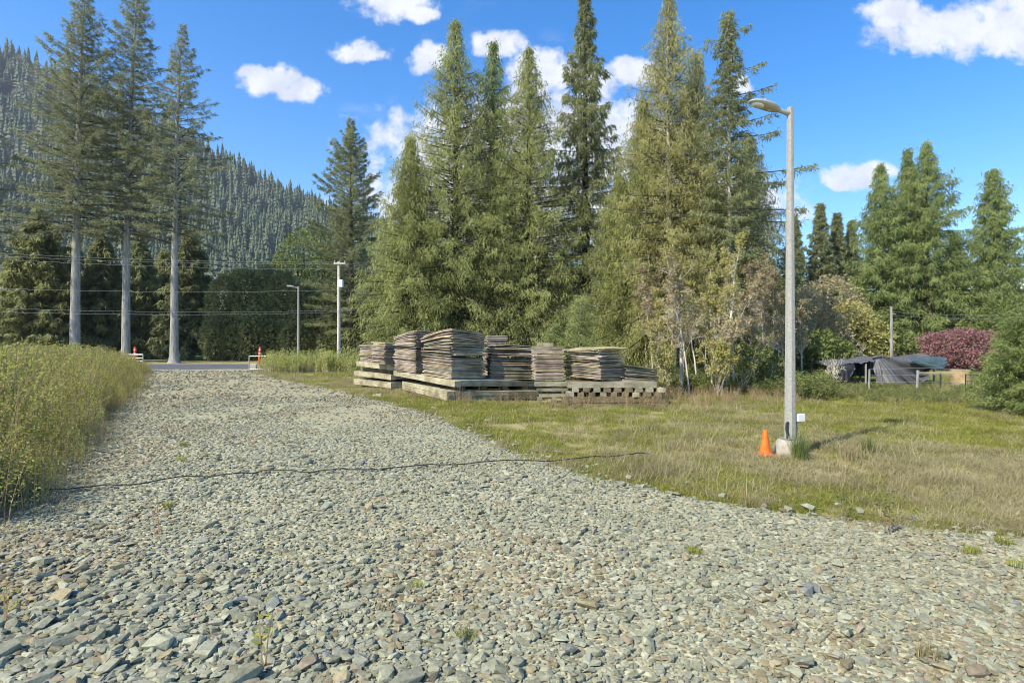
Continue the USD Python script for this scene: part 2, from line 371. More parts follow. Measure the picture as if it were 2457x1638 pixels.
# ground materials (world position)
def ground_mat(name, stops, scale, bump_s=20.0, bump=0.6, dist=0.04):
    n = {'g': ('geometry', {}), 'n1': ('noise_texture', dict(scale=scale, detail=8.0, roughness=0.65)),
         'n2': ('noise_texture', dict(scale=bump_s, detail=5.0, roughness=0.7)),
         'a': ('math', dict(math_type='multiply_add', value2=0.65)), 'b': ('math', dict(math_type='multiply', value2=0.35)),
         'rp': ('rgb_ramp', dict(ramp=stops)), 'bp': ('bump', dict(strength=bump, distance=dist)),
         'd': ('principled_bsdf', dict(roughness=0.95, specular_ior_level=0.1))}
    l = [('g.position', 'n1.vector'), ('g.position', 'n2.vector'), ('n2.fac', 'b.value1'), ('n1.fac', 'a.value1'), ('b.value', 'a.value3'),
         ('a.value', 'rp.fac'), ('rp.color', 'd.base_color'), ('n2.fac', 'bp.height'), ('bp.normal', 'd.normal')]
    return M(name, n, l, 'd.BSDF')

MAT['field'] = ground_mat('field_soil_and_moss', [(0.32, (0.15, 0.15, 0.03)), (0.44, (0.24, 0.215, 0.07)), (0.52, (0.32, 0.27, 0.14)), (0.62, (0.22, 0.21, 0.055)), (0.7, (0.17, 0.18, 0.03))], 0.35)
MAT['lawn'] = ground_mat('lawn_green', [(0.35, (0.085, 0.155, 0.014)), (0.65, (0.15, 0.23, 0.03))], 0.5, bump_s=9)
MAT['hill'] = ground_mat('hill_forest_floor', [(0.35, (0.035, 0.045, 0.028)), (0.65, (0.07, 0.08, 0.05))], 0.02, bump_s=0.2, dist=2)
def gravel_mat():
    n = {'g': ('geometry', {}), 'n1': ('noise_texture', dict(scale=0.33, detail=5.0, roughness=0.6)),
         'vo': ('voronoi_texture', dict(scale=13.0, randomness=1.0)),
         'v2': ('voronoi_texture', dict(scale=13.0, feature='distance_to_edge')),
         'bw': ('rgb_to_bw', {}),
         'rp': ('rgb_ramp', dict(ramp=[(0.0, (0.161, 0.158, 0.103)), (0.35, (0.32, 0.313, 0.211)), (0.75, (0.449, 0.44, 0.3)), (1.0, (0.427, 0.35, 0.205))])),
         'r2': ('rgb_ramp', dict(ramp=[(0.38, (0.288, 0.259, 0.14)), (0.62, (0.385, 0.378, 0.258))])),
         'mx': ('mix', dict(mix_type='mix', fac=0.5)),
         'sp': ('separate_xyz', {}), 'fr': ('map_range', dict(from_min=9.0, from_max=22.0, to_min=0.0, to_max=0.75, clamp=True)), 'mf': ('mix', dict(mix_type='mix', color2=(0.30, 0.275, 0.175))),
         'ed': ('rgb_ramp', dict(ramp=[(0.0, (0.7, 0.68, 0.62)), (0.10, (1, 1, 1))])),
         'ml': ('mix', dict(mix_type='multiply', fac=1.0)),
         'bp': ('bump', dict(strength=1.0, distance=0.03)),
         'd': ('principled_bsdf', dict(roughness=0.95, specular_ior_level=0.15))}
    l = [('g.position', 'n1.vector'), ('g.position', 'vo.vector'), ('g.position', 'v2.vector'), ('vo.color', 'bw.color'), ('bw.val', 'rp.fac'), ('n1.fac', 'r2.fac'),
         ('rp.color', 'mx.color1'), ('r2.color', 'mx.color2'), ('g.position', 'sp.vector'), ('sp.y', 'fr.value'), ('fr.result', 'mf.fac'), ('mx.color', 'mf.color1'), ('mf.color', 'ml.color1'), ('v2.distance', 'ed.fac'), ('ed.color', 'ml.color2'), ('ml.color', 'd.base_color'),
         ('v2.distance', 'bp.height'), ('bp.normal', 'd.normal')]
    return M('gravel_surface', n, l, 'd.BSDF')
MAT['gravel'] = gravel_mat()

# ------------------------------------------------------------------ ground
LEFT = np.array([(-4.6, -2.0), (-5.0, 2.0), (-5.6, 5.5), (-6.0, 6.8), (-7.6, 9.5), (-9.6, 13.0), (-12.4, 17.5), (-17.4, 26.0), (-23.4, 36.0), (-25.0, 38.4)])
RIGHT = np.array([(16.0, -2.0), (12.0, 2.0), (7.4, 4.5), (5.0, 5.45), (3.3, 6.3), (1.85, 7.2), (0.45, 9.6), (-0.9, 12.4), (-2.6, 15.9), (-6.3, 21.6), (-11.0, 28.0), (-16.3, 36.0), (-15.5, 38.4)])
def gz(x, y):
    x = np.asarray(x, float); y = np.asarray(y, float)
    return -0.20 * np.exp(-(((x - 1.2) ** 2 + (y - 20.2) ** 2) / 6.3))
def edge_left(y): return np.interp(y, LEFT[:, 1], LEFT[:, 0])
def edge_right(y): return np.interp(y, RIGHT[:, 1], RIGHT[:, 0])
def wobble(x, y, s=0.35):
    p = np.stack([np.asarray(x, float) * 1.1, np.asarray(y, float) * 1.1, np.zeros_like(np.asarray(x, float))], -1)
    return (meshkit.fbm(p, 4, 3) - 0.5) * 2 * s
def on_drive(x, y, m=0.0):
    w = wobble(x, y)
    return (x > edge_left(y) + w - m) & (x < edge_right(y) + w + m) & (y < 38.4)

xs = np.unique(np.concatenate([np.linspace(-3000, -60, 8), np.linspace(-60, 60, 61), np.linspace(60, 3000, 8)]))
ys = np.unique(np.concatenate([np.linspace(-400, -10, 5), np.linspace(-10, 60, 48), np.linspace(60, 3000, 10)]))
gx, gy = np.meshgrid(xs, ys, indexing='ij')
def grid_mesh(X, Y, Z):
    a, b = X.shape
    v = np.stack([X, Y, Z], -1).reshape(-1, 3)
    i, j = np.meshgrid(np.arange(a - 1), np.arange(b - 1), indexing='ij')
    f = np.stack([i * b + j, (i + 1) * b + j, (i + 1) * b + j + 1, i * b + j + 1], -1).reshape(-1, 4)
    return v, f
tag(obj('ground', grid_mesh(gx, gy, gz(gx, gy)), MAT['field']), kind='structure')

# gravel drive: a thin raised bed with a ragged edge
drive = thing('gravel_drive', None, None, kind='structure')
yy = np.linspace(-2, 38.2, 170)
L0 = edge_left(yy); R0 = edge_right(yy)
L0 = L0 + wobble(L0, yy); R0 = R0 + wobble(R0, yy)
tt = np.linspace(0, 1, 24)
DX = L0[:, None] * (1 - tt) + R0[:, None] * tt
DY = np.repeat(yy[:, None], len(tt), 1)
DZ = 0.035 * np.ones_like(DX) + 0.05 * (meshkit.fbm(np.stack([DX * 0.8, DY * 0.8, DX * 0], -1), 3, 9) - 0.5)
DZ[:, [0, -1]] = -0.02
obj('bed', grid_mesh(DX, DY, DZ), MAT['gravel'], drive, smooth=True)
from scipy.interpolate import RegularGridInterpolator
_dz = RegularGridInterpolator((yy, tt), DZ, bounds_error=False, fill_value=0.0)
def drive_z(x, y):
    l = np.interp(y, yy, L0); r = np.interp(y, yy, R0)
    return _dz(np.stack([y, np.clip((x - l) / (r - l), 0, 1)], -1))

# asphalt road across the end of the drive
rx = np.linspace(-140, 90, 60); ry = np.array([37.9, 38.3, 46.3, 46.7])
RX, RY = np.meshgrid(rx, ry, indexing='ij')
RZ = np.tile(np.array([0.0, 0.06, 0.07, 0.0]), (len(rx), 1))
tag(obj('road', grid_mesh(RX, RY, RZ), MAT['asphalt']), kind='structure')
# lawn of the neighbouring garden, and the lawn beyond the road
lx = np.linspace(11, 60, 40); ly = np.linspace(23.3, 58, 30)
LX, LY = np.meshgrid(lx, ly, indexing='ij')
tag(obj('lawn', grid_mesh(LX, LY, np.full_like(LX, 0.012)), MAT['lawn']), kind='structure')
lx = np.linspace(-70, -12, 30); ly = np.linspace(62, 100, 10)
LX, LY = np.meshgrid(lx, ly, indexing='ij')
tag(obj('lawn', grid_mesh(LX, LY, np.full_like(LX, 0.012)), MAT['lawn']), kind='structure')

# ------------------------------------------------------------------ hill with forest
def ridge(x): return np.interp(x, [-2200, -1400, -760, -600, -469, -327, -202, -60, 120, 320], [640, 560, 425, 345, 270, 208, 165, 105, 40, 0])
def hill_z(x, y):
    s = np.clip((y - 230) / 670.0, 0, 1)
    s = s ** 1.25 * (1 - 0.0 * s)
    back = np.clip((y - 900) / 500.0, 0, 1)
    p = np.stack([np.asarray(x, float) / 130, np.asarray(y, float) / 130, np.zeros_like(np.asarray(x, float))], -1)
    return ridge(x) * s * (1 - 0.35 * back) + s * (meshkit.fbm(p, 4, 7) - 0.5) * 55 - 1.5
hx, hy = np.meshgrid(np.linspace(-2200, 320, 90), np.linspace(225, 1500, 60), indexing='ij')
tag(obj('hill', grid_mesh(hx, hy, hill_z(hx, hy)), MAT['hill'], smooth=True), kind='structure')

# ------------------------------------------------------------------ tree generators
def conifer(rng, H, z0, R, nb, prof, rise=0.15, droop=0.4, tip=0.15, hang=0.4, twigs=9.0, k=9, L=0.22, W=0.06, ragged=0.65, spread=(0.5, 1.25),
            twig_len=0.42, lean=(0, 0), wood=True, bias=0.8, az_range=None, ex=None, fuzz=0.04):
    t = (np.arange(nb) + rng.uniform(0, 1, nb)) / nb
    t = t ** bias
    zb = z0 + (H - z0) * t
    Lb = R * prof(t) * rng.uniform(ragged, 1.1, nb) + 0.12
    az = np.arange(nb) * 2.39996 + rng.normal(0, 0.25, nb)
    if ex is not None:
        Lb = ex(t, az, Lb, rng)
    r_ = rise * (0.3 + 1.6 * t) + rng.normal(0, 0.09, nb)
    cnt = np.maximum(3, (twigs * (Lb + 0.25)).astype(int))
    bi = np.repeat(np.arange(nb), cnt)
    N = len(bi)
    s = rng.uniform(0.06, 1, N) ** 0.75
    def at(bi, s):
        rr = Lb[bi] * s
        zz = zb[bi] + Lb[bi] * (r_[bi] * s - droop * (1.15 - t[bi]) * s ** 2 + tip * s ** 3)
        lx = lean[0] * (zb[bi] / H) ** 2; ly_ = lean[1] * (zb[bi] / H) ** 2
        return np.stack([np.cos(az[bi]) * rr + lx, np.sin(az[bi]) * rr + ly_, zz], -1)
    base = at(bi, s)
    side = np.where(rng.uniform(size=N) < 0.5, -1, 1)
    ta = az[bi] + side * rng.uniform(*spread, N)
    td = unit(np.stack([np.cos(ta), np.sin(ta), -hang * rng.uniform(0.2, 1.2, N) + 0.1], -1))
    tl = (0.10 + twig_len * (1.05 - s)) * np.minimum(Lb[bi], 2.6) ** 0.7 * rng.uniform(0.6, 1.2, N)
    tl = np.maximum(tl, 0.14)
    u = rng.uniform(0, 1, (N, k))
    pos = base[:, None] + td[:, None] * (tl[:, None] * u)[..., None]
    pos[..., 2] -= hang * 0.5 * (tl[:, None] * u) ** 2 / np.maximum(tl[:, None], .1)
    pos += rng.normal(0, fuzz, pos.shape)
    d = unit(td[:, None] * 0.7 + rng.normal(0, 0.5, pos.shape) + np.array([0, 0, -hang * 0.9]))
    n = N * k
    v, f = leaves(pos.reshape(-1, 3), d.reshape(-1, 3), L * rng.uniform(0.6, 1.3, n), W * rng.uniform(0.7, 1.3, n), rng)
    crown = (v, f)
    if not wood:
        return crown, None
    ss = np.linspace(0, 0.95, 5)
    pts = at(np.repeat(np.arange(nb), 5), np.tile(ss, nb)).reshape(nb, 5, 3)
    rad = (0.011 * Lb[:, None] + 0.008) * (1 - 0.8 * ss)[None]
    return crown, tubes(pts, rad, 3)

def trunk_mesh(rng, H, r0, lean=(0, 0), sides=10, flare=1.55, r1=0.02, wob=0.02):
    z = np.concatenate([[-0.1, 0.25, 0.8], np.linspace(1.6, H, 14)])
    tt = np.clip(z / H, 0, 1)
    r = r0 * (1 - tt) ** 0.85 + r1
    r[0] *= flare * 1.1; r[1] *= 1 + (flare - 1) * .5; r[2] *= 1 + (flare - 1) * .15
    pts = np.stack([lean[0] * tt ** 2 + np.cumsum(rng.normal(0, wob, len(z))) * tt, lean[1] * tt ** 2 + np.cumsum(rng.normal(0, wob, len(z))) * tt, z], -1)
    pts[-1, :2] = lean
    m = MB().tube(pts, r, sides)
    return m.get()

sharp = lambda t: np.minimum(1, np.clip(1.015 - t, 0, 1) / .2) ** .7
fir_prof = lambda t: np.clip(1.01 - t, 0, 1) ** 0.78 * (0.80 + 0.20 * np.sin(t * 3.1 + .4)) * sharp(t)
spruce_prof = lambda t: np.clip(1.01 - t, 0, 1) ** 1.0
cedar_prof = lambda t: np.clip(1.02 - t, 0, 1) ** 0.86 * sharp(t)
narrow_prof = lambda t: np.clip(1.03 - t, 0, 1) ** 0.8

def tree(name, label, cat, x, y, H, z0, R, nb, prof, mat, bark_m, seed, trunk_r=None, group=None, lean=(0, 0), **kw):
    rng = np.random.default_rng(seed)
    o = thing(name, label, cat, (x, y, float(gz(x, y))), 0, group)
    crown, br = conifer(rng, H, z0, R, nb, prof, lean=lean, **kw)
    obj('trunk', trunk_mesh(rng, H * 0.98, trunk_r or H * 0.013, lean), bark_m, o, smooth=True)
    if br is not None:
        obj('branches', br, MAT['bark_dark'], o)
    obj('crown', crown, mat, o)
    return o

FIR = dict(rise=0.30, droop=0.45, tip=0.30, hang=0.22, twigs=7.5, k=8, L=0.30, W=0.05, twig_len=0.40, fuzz=0.05, ragged=0.42, bias=0.95)
CEDAR = dict(rise=0.16, droop=0.5, tip=0.26, hang=1.0, twigs=7.0, k=8, L=0.32, W=0.062, twig_len=0.30, ragged=0.35, bias=1.0, fuzz=0.10)
def topz(v, Y): return CAM_H + tv(v) * Y

# three tall firs across the road with bare lower trunks
grp = None
for (u, Y, vt, vcb, R, rt, lab, sd, ln) in [
        (180, 48.5, -40, 548, 6.6, 0.40, 'tallest fir with the thickest bare trunk, leftmost of three beyond the road', 11, (0.9, 0)),
        (302, 50.0, -70, 545, 5.4, 0.35, 'slim fir with bare grey trunk between the two other tall firs', 12, (1.1, 0)),
        (418, 49.5, 62, 550, 5.6, 0.34, 'thin see-through fir, rightmost of three tall bare-trunked firs', 13, (0.8, 0))]:
    H = topz(vt, Y)
    tree('fir_tree', lab, 'tree', tu(u) * Y, Y, H, topz(vcb, Y) - 0.6, R, 270 if sd != 13 else 200, fir_prof, MAT['fir_grey'], MAT['bark'], sd, trunk_r=rt, group='tall firs beyond the road', lean=ln,
         **{**FIR, 'twigs': 8.0 if sd != 13 else 7.0})
# fir cut by the left picture edge
Y = 46.0
tree('fir_tree', 'fir cut off by the left edge, only its branch tips showing', 'tree', tu(-115) * Y, Y, topz(30, Y), 8.5, 5.2, 260, fir_prof, MAT['fir_grey'], MAT['bark'], 14, trunk_r=0.45, **FIR)
# the lone fir right of the hill
Y = 56.0
tree('fir_tree', 'broad lone fir standing behind the far utility pole', 'tree', tu(842) * Y, Y, topz(290, Y), 3.0, 6.4, 270, lambda t: np.clip(1.01 - t, 0, 1) ** 0.72 * sharp(t), MAT['fir'], MAT['bark_dark'], 15, trunk_r=0.36, **{**FIR, 'twigs': 10.0, 'rise': 0.34, 'k': 9})

# centre cedars
CE = [(1092, 31.0, 50, 5.6, 21, 'cedar', 'tall left cedar of the three behind the panel stacks'),
      (1184, 32.5, 100, 4.6, 22, 'cedar_deep', 'narrow middle cedar of the three behind the panel stacks'),
      (1268, 31.0, 115, 5.4, 23, 'cedar', 'right cedar of the three behind the panel stacks, fuller below'),
      (985, 30.0, 330, 3.9, 24, 'cedar', 'lower cedar at the left end of the cedar row, beside the hedge')]
for (u, Y, vt, R, sd, m, lab) in CE:
    H = topz(vt, Y)
    tree('cedar_tree', lab, 'tree', tu(u) * Y, Y, H, 0.6, R, 640 if R > 3.2 else 480, cedar_prof, MAT[m], MAT['bark_dark'], sd, trunk_r=0.26, group='cedars behind the panel stacks',
         **{**CEDAR, 'L': 0.22, 'W': 0.044, 'k': 6, 'twigs': 6.5})
# dark spruce between the cedars
Y = 33.0
tree('spruce_tree', 'tall dark spruce with tiered boughs, between the two groups of cedars', 'tree', tu(1405) * Y, Y, topz(-12, Y), 4.6, 4.0, 280, spruce_prof, MAT['fir'], MAT['bark_dark'], 31, trunk_r=0.30,
     **{**FIR, 'hang': 0.85, 'rise': 0.12, 'droop': 0.5, 'L': 0.30, 'W': 0.06, 'twigs': 9.0, 'k': 8})
# golden cedar group at the right of the stacks
GO = [(1605, 28.0, -14, 4.5, 41, 'cedar_gold', 'tall golden-green cedar behind the bare saplings'),
      (1545, 29.0, 235, 3.7, 42, 'cedar', 'shorter cedar left of the tall golden cedar, beside the dark spruce'),
      (1672, 29.0, 128, 3.7, 44, 'cedar_gold', 'golden-brown cedar between the tall golden one and the sparse spruce'),
      (1488, 29.0, 420, 2.9, 45, 'cedar', 'lower light green cedar right of the dark spruce'),
      (1800, 30.5, 330, 3.5, 46, 'fir', 'dark conifer behind the drooping arms of the sparse spruce'),
      (1712, 28.0, 440, 2.9, 47, 'cedar', 'low green cedar in the thicket under the sparse spruce')]
for (u, Y, vt, R, sd, m, lab) in GO:
    H = topz(vt, Y)
    tree('cedar_tree', lab, 'tree', tu(u) * Y, Y, H, 2.4 if sd == 41 else 1.2, R, 620, cedar_prof, MAT[m], MAT['bark_pale'], sd, trunk_r=0.17, **{**CEDAR, 'L': 0.19, 'W': 0.038, 'k': 6, 'twigs': 7.5})
Y = 26.0
def arms(t, az, Lb, rng):
    """a few long boughs reach out well past the rest"""
    for (h, a, ln) in ((0.933, 0.05, 1.1), (0.90, 3.0, 1.0), (0.86, 3.2, 1.1), (0.795, -0.1, 1.5), (0.717, 0.1, 2.2), (0.58, 0.05, 2.3), (0.62, -.3, 2.0), (0.456, -0.05, 3.8), (0.44, .25, 3.0), (0.346, 0.1, 3.7), (.30, -.2, 3.2)):
        i = int(np.argmin(np.abs(t - h)))
        az[i] = a; Lb[i] = ln
    return Lb
tree('spruce_tree', 'sparse spruce with long bare drooping arms behind the near street lamp', 'tree', tu(1748) * Y, Y, topz(28, Y), 3.2, 2.7, 260, spruce_prof, MAT['fir'], MAT['bark_pale'], 43, trunk_r=0.15,
     **{**FIR, 'hang': 0.6, 'rise': 0.12, 'droop': 0.32, 'tip': 0.2, 'L': 0.22, 'W': 0.045, 'twigs': 11.0, 'k': 8, 'ragged': 0.35, 'twig_len': .28, 'ex': arms})
# trees at the right
RT = [(2112, 46, 395, 4.4, 51, 'cedar_deep', 'left cedar with a blunt top in the right-hand clump'),
      (2178, 48, 358, 4.3, 52, 'cedar_deep', 'middle cedar of the right-hand clump behind the pole'),
      (2222, 46, 342, 6.0, 53, 'cedar_deep', 'tallest and broadest cedar of the right-hand clump'),
      (2290, 50, 560, 3.0, 54, 'cedar_deep', 'short cedar at the right foot of the right-hand clump'),
      (2384, 46, 408, 3.9, 55, 'cedar_deep', 'pointed cedar standing alone near the right edge')]
for (u, Y, vt, R, sd, m, lab) in RT:
    H = topz(vt, Y)
    tree('cedar_tree', lab, 'tree', tu(u) * Y, Y, H, 0.6, R, 420, cedar_prof if sd != 55 else narrow_prof, MAT[m], MAT['bark_dark'], sd, trunk_r=0.26, **{**CEDAR, 'L': 0.32, 'W': 0.065, 'k': 7, 'twigs': 6.5, 'hang': 0.85})
for (u, Y, vt, R, sd, lab) in [(1968, 58, 488, 3.0, 56, 'dark spruce just right of the near lamp pole, largest of three'), (2008, 60, 512, 2.6, 57, 'dark spruce, middle one of three beyond the lamp pole'), (2042, 61, 530, 2.6, 58, 'dark spruce, right one of three beside the cedar clump'), (1905, 57, 520, 2.8, 59, 'dark spruce partly hidden behind the near lamp pole')]:
    H = topz(vt, Y)
    tree('spruce_tree', lab, 'tree', tu(u) * Y, Y, H, 1.5, R, 260, spruce_prof, MAT['fir'], MAT['bark_dark'], sd, trunk_r=0.24, group='dark spruces behind the lamp pole', **{**FIR, 'L': 0.42, 'W': 0.09, 'k': 8, 'hang': 0.5})
# young conifers beside the stacks
for (u, Y, vt, R, sd, lab) in [(1392, 22.5, 712, 1.25, 61, 'bright young spruce rising behind the right-hand stacks'), (1330, 23.5, 778, 0.9, 62, 'small bright spruce behind the stray planks')]:
    tree('young_spruce', lab, 'tree', tu(u) * Y, Y, topz(vt, Y), 0.2, R * 1.25, 110, spruce_prof, MAT['young'], MAT['bark'], sd, trunk_r=0.05, **{**FIR, 'L': 0.13, 'W': 0.026, 'twigs': 11.0, 'k': 8, 'hang': 0.15})
# conifer cut by the right picture edge
Y = 14.5
tree('young_spruce', 'feathery green conifer cut by the right picture edge', 'tree', tu(2475) * Y, Y, topz(775, Y), 0.15, 1.3, 150, lambda t: np.clip(1.05 - t, 0, 1) ** .5, MAT['cedar_deep'], MAT['bark'], 63, trunk_r=0.07, **{**FIR, 'L': 0.13, 'W': 0.024, 'twigs': 22.0, 'k': 9, 'hang': 0.3})

# ------------------------------------------------------------------ leafy masses: hedges and shrubs
def leafy(rng, blobs, n, L, W, hang=0.3):
    """leaf clumps on and just inside the skin of overlapping ellipsoids (cx,cy,cz,rx,ry,rz)"""
    V = []
    b = np.array(blobs, float)
    w = (b[:, 3] * b[:, 5]) + (b[:, 4] * b[:, 5]); w = w / w.sum()
    i = rng.choice(len(b), n, p=w)
    d = unit(rng.normal(size=(n, 3)))
    lump = meshkit.fbm(d * 3.1 + i[:, None] * 7.3, 3, 5)
    r = (0.72 + 0.5 * lump) * rng.uniform(0.86, 1.03, n)
    p = b[i, :3] + d * r[:, None] * b[i, 3:]
    ok = p[:, 2] > 0.02
    p, d = p[ok], d[ok]
    ld = unit(d * 0.5 + rng.normal(0, 0.5, p.shape) + np.array([0, 0, -hang]))
    return leaves(p, ld, L * rng.uniform(0.6, 1.3, len(p)), W * rng.uniform(0.7, 1.3, len(p)), rng, diamond=True)

def core(blobs, k=0.74):
    m = MB()
    for c in blobs:
        s = trimesh.creation.icosphere(2)
        v = np.array(s.vertices) * (np.array(c[3:]) * k) + np.array(c[:3])
        m.add(v, s.faces)
    return m.get()

def leaf_thing(name, label, cat, x, y, blobs, n, L, W, mat, seed, group=None, trunk=None, stem_mat='bark_dark', hang=0.3, with_core=True):
    rng = np.random.default_rng(seed)
    o = thing(name, label, cat, (x, y, float(gz(x, y))), 0, group)
    obj('crown', leafy(rng, blobs, n, L, W, hang), mat, o)
    pts = []
    for c in blobs:   # stems that carry the leaves
        for _ in range(4):
            d = unit(rng.normal(size=3) * np.array([1, 1, .5]) + np.array([0, 0, .6]))
            e = np.array(c[:3]) + d * np.array(c[3:]) * 0.8
            s0 = np.array([c[0] * 0.8 + rng.normal(0, .15), c[1] * 0.8 + rng.normal(0, .15), 0])
            m_ = (s0 + e) / 2 + np.array([0, 0, .15 * c[5]])
            pts.append([s0, (s0 + m_) / 2 + [0, 0, .05 * c[5]], m_, (m_ + e) / 2, e])
    pts = np.array(pts)
    h = pts[:, -1, 2].max()
    obj('stems', tubes(pts, np.tile(np.array([1, .8, .6, .4, .2]) * (0.018 * h + 0.01), (len(pts), 1)), 4), MAT[stem_mat], o)
    return o

hb = []
rng = np.random.default_rng(70)
Yh = 58.0
X0, X1 = tu(520) * Yh, tu(925) * Yh
ncol = 9
for i in range(ncol):
    a = (i + .5) / ncol
    u = 520 + a * 400
    top = np.interp(u, [520, 560, 620, 690, 740, 800, 860, 925], [672, 645, 636, 655, 690, 705, 700, 690])
    h = topz(top, Yh)
    hb.append((X0 + (X1 - X0) * a - (X0 + X1) / 2, rng.normal(0, .4), h * 0.52, 1.7, 2.0, h * 0.5))
    hb.append((X0 + (X1 - X0) * a - (X0 + X1) / 2, rng.normal(-.6, .4), h * 0.25, 1.8, 2.0, h * 0.32))
leaf_thing('hedge', 'huge dark clipped evergreen hedge beyond the road, behind the far lamp', 'hedge', (X0 + X1) / 2, Yh, hb, 70000, 0.34, 0.17, MAT['hedge'], 71)
# big dark evergreens under the tall firs
for (u, Y, vt, R, sd, m, lab, z0) in [
        (95, 56, 500, 5.4, 72, 'hedge', 'broad rounded evergreen at the left edge behind the thickest trunk', 0.3),
        (245, 60, 560, 3.6, 73, 'fir', 'dark drooping conifer between the first and second bare trunks', 1.2),
        (335, 62, 560, 3.4, 74, 'fir', 'dark drooping conifer between the second and third bare trunks', 1.2),
        (455, 60, 545, 3.8, 75, 'fir', 'dark drooping conifer right of the third bare trunk', 1.4),
        (395, 66, 600, 3.6, 76, 'hedge', 'dark conifer in the shade farthest behind the third bare trunk', 1.6),
        (180, 64, 580, 4.2, 77, 'hedge', 'dark conifer in the shade behind the thickest bare trunk', 1.0)]:
    tree('evergreen_tree', lab, 'tree', tu(u) * Y, Y, topz(vt, Y), z0, R, 330, cedar_prof, MAT[m], MAT['bark_dark'], sd, trunk_r=0.3, **{**CEDAR, 'L': 0.55, 'W': 0.17, 'k': 9, 'twigs': 7.5, 'hang': 0.8})
# light green shrubby trees behind the hedge and lone fir
for (u, Y, vt, R, sd, lab) in [(738, 66, 545, 3.6, 78, 'pale spring-green tree showing above the hedge, left of the utility pole'), (900, 62, 660, 3.2, 79, 'pale green tree between the hedge and the first cedar')]:
    h = topz(vt, Y)
    leaf_thing('broadleaf_tree', lab, 'tree', tu(u) * Y, Y, [(0, 0, h * .6, R, R, h * .4), (R * .6, 0, h * .45, R * .7, R, h * .35), (-R * .6, .3, h * .45, R * .7, R, h * .33)], 9000, 0.4, 0.2, MAT['bramble'], sd)
# shrubs and understorey on the right, between the saplings and the cedar clump
SH = [(1935, 34, 690, 2.0, 2.3, 81, 'bud_red', 'brown budding shrub behind the near lamp pole', 7000),
      (1985, 38, 655, 2.6, 2.4, 82, 'bud_red', 'tall brown budding shrub right of the near lamp pole', 8000),
      (2035, 36, 720, 2.2, 2.2, 83, 'bud', 'olive budding shrub left of the right-hand cedar clump', 7000),
      (2085, 37, 745, 2.2, 2.0, 84, 'bramble', 'leafy green shrub behind the bare bush', 7000),
      (1960, 28, 790, 1.6, 1.5, 85, 'bramble', 'low leafy shrub behind the left end of the tarpaulin', 5000),
      (2155, 40, 790, 1.6, 1.5, 86, 'hedge', 'dark round shrub behind the middle of the tarpaulin', 4000),
      (2440, 40, 700, 2.6, 2.0, 87, 'bramble', 'yellow-green shrub below the lone right cedar', 8000),
      (2375, 41, 735, 2.2, 2.0, 88, 'bramble', 'yellow-green shrub above the pink blossom bush', 7000)]
for (u, Y, vt, R, _, sd, m, lab, n) in SH:
    h = topz(vt, Y)
    leaf_thing('shrub', lab, 'shrub', tu(u) * Y, Y, [(0, 0, h * .5, R * .8, R, h * .48), (R * .55, -.2, h * .38, R * .6, R * .8, h * .36), (-R * .5, .1, h * .36, R * .6, R * .8, h * .36)], n, 0.22, 0.11, MAT[m], sd, stem_mat='twig')
Y = 36.0
leaf_thing('blossom_bush', 'wide rounded bush covered in pink blossom behind the log', 'shrub', tu(2305) * Y, Y,
           [(0, 0, 1.45, 2.0, 1.6, 1.3), (1.5, 0, 1.4, 1.5, 1.4, 1.2), (-1.6, 0, 1.3, 1.4, 1.4, 1.15), (.4, -.5, .8, 2.5, 1.2, .7)], 13000, 0.16, 0.085, MAT['pink'], 89, stem_mat='twig_red')
# the row of trees behind everything on the right, so that the field ends in woodland
for k, (u, Y, vt, R, m) in enumerate([(1420, 60, 640, 4, 'hedge'), (1560, 62, 620, 4, 'hedge'), (1700, 60, 640, 4, 'hedge'), (1820, 62, 640, 4, 'hedge'), (2090, 70, 640, 4, 'hedge'), (2330, 70, 620, 4, 'hedge'), (2470, 66, 640, 4, 'hedge'), (1150, 60, 600, 4, 'hedge'), (1010, 58, 640, 4, 'hedge'), (1290, 62, 620, 4, 'hedge')]):
    h = topz(vt, Y)
    leaf_thing('background_tree', 'dark rounded tree of the woodland that shows between the nearer trees', 'tree', tu(u) * Y, Y, [(0, 0, h * .5, R, R, h * .5), (R * .8, .3, h * .4, R * .7, R, h * .4), (-R * .8, .3, h * .4, R * .7, R, h * .4)], 5000, 0.55, 0.28, MAT[m], 900 + k, group='woodland behind the nearer trees')

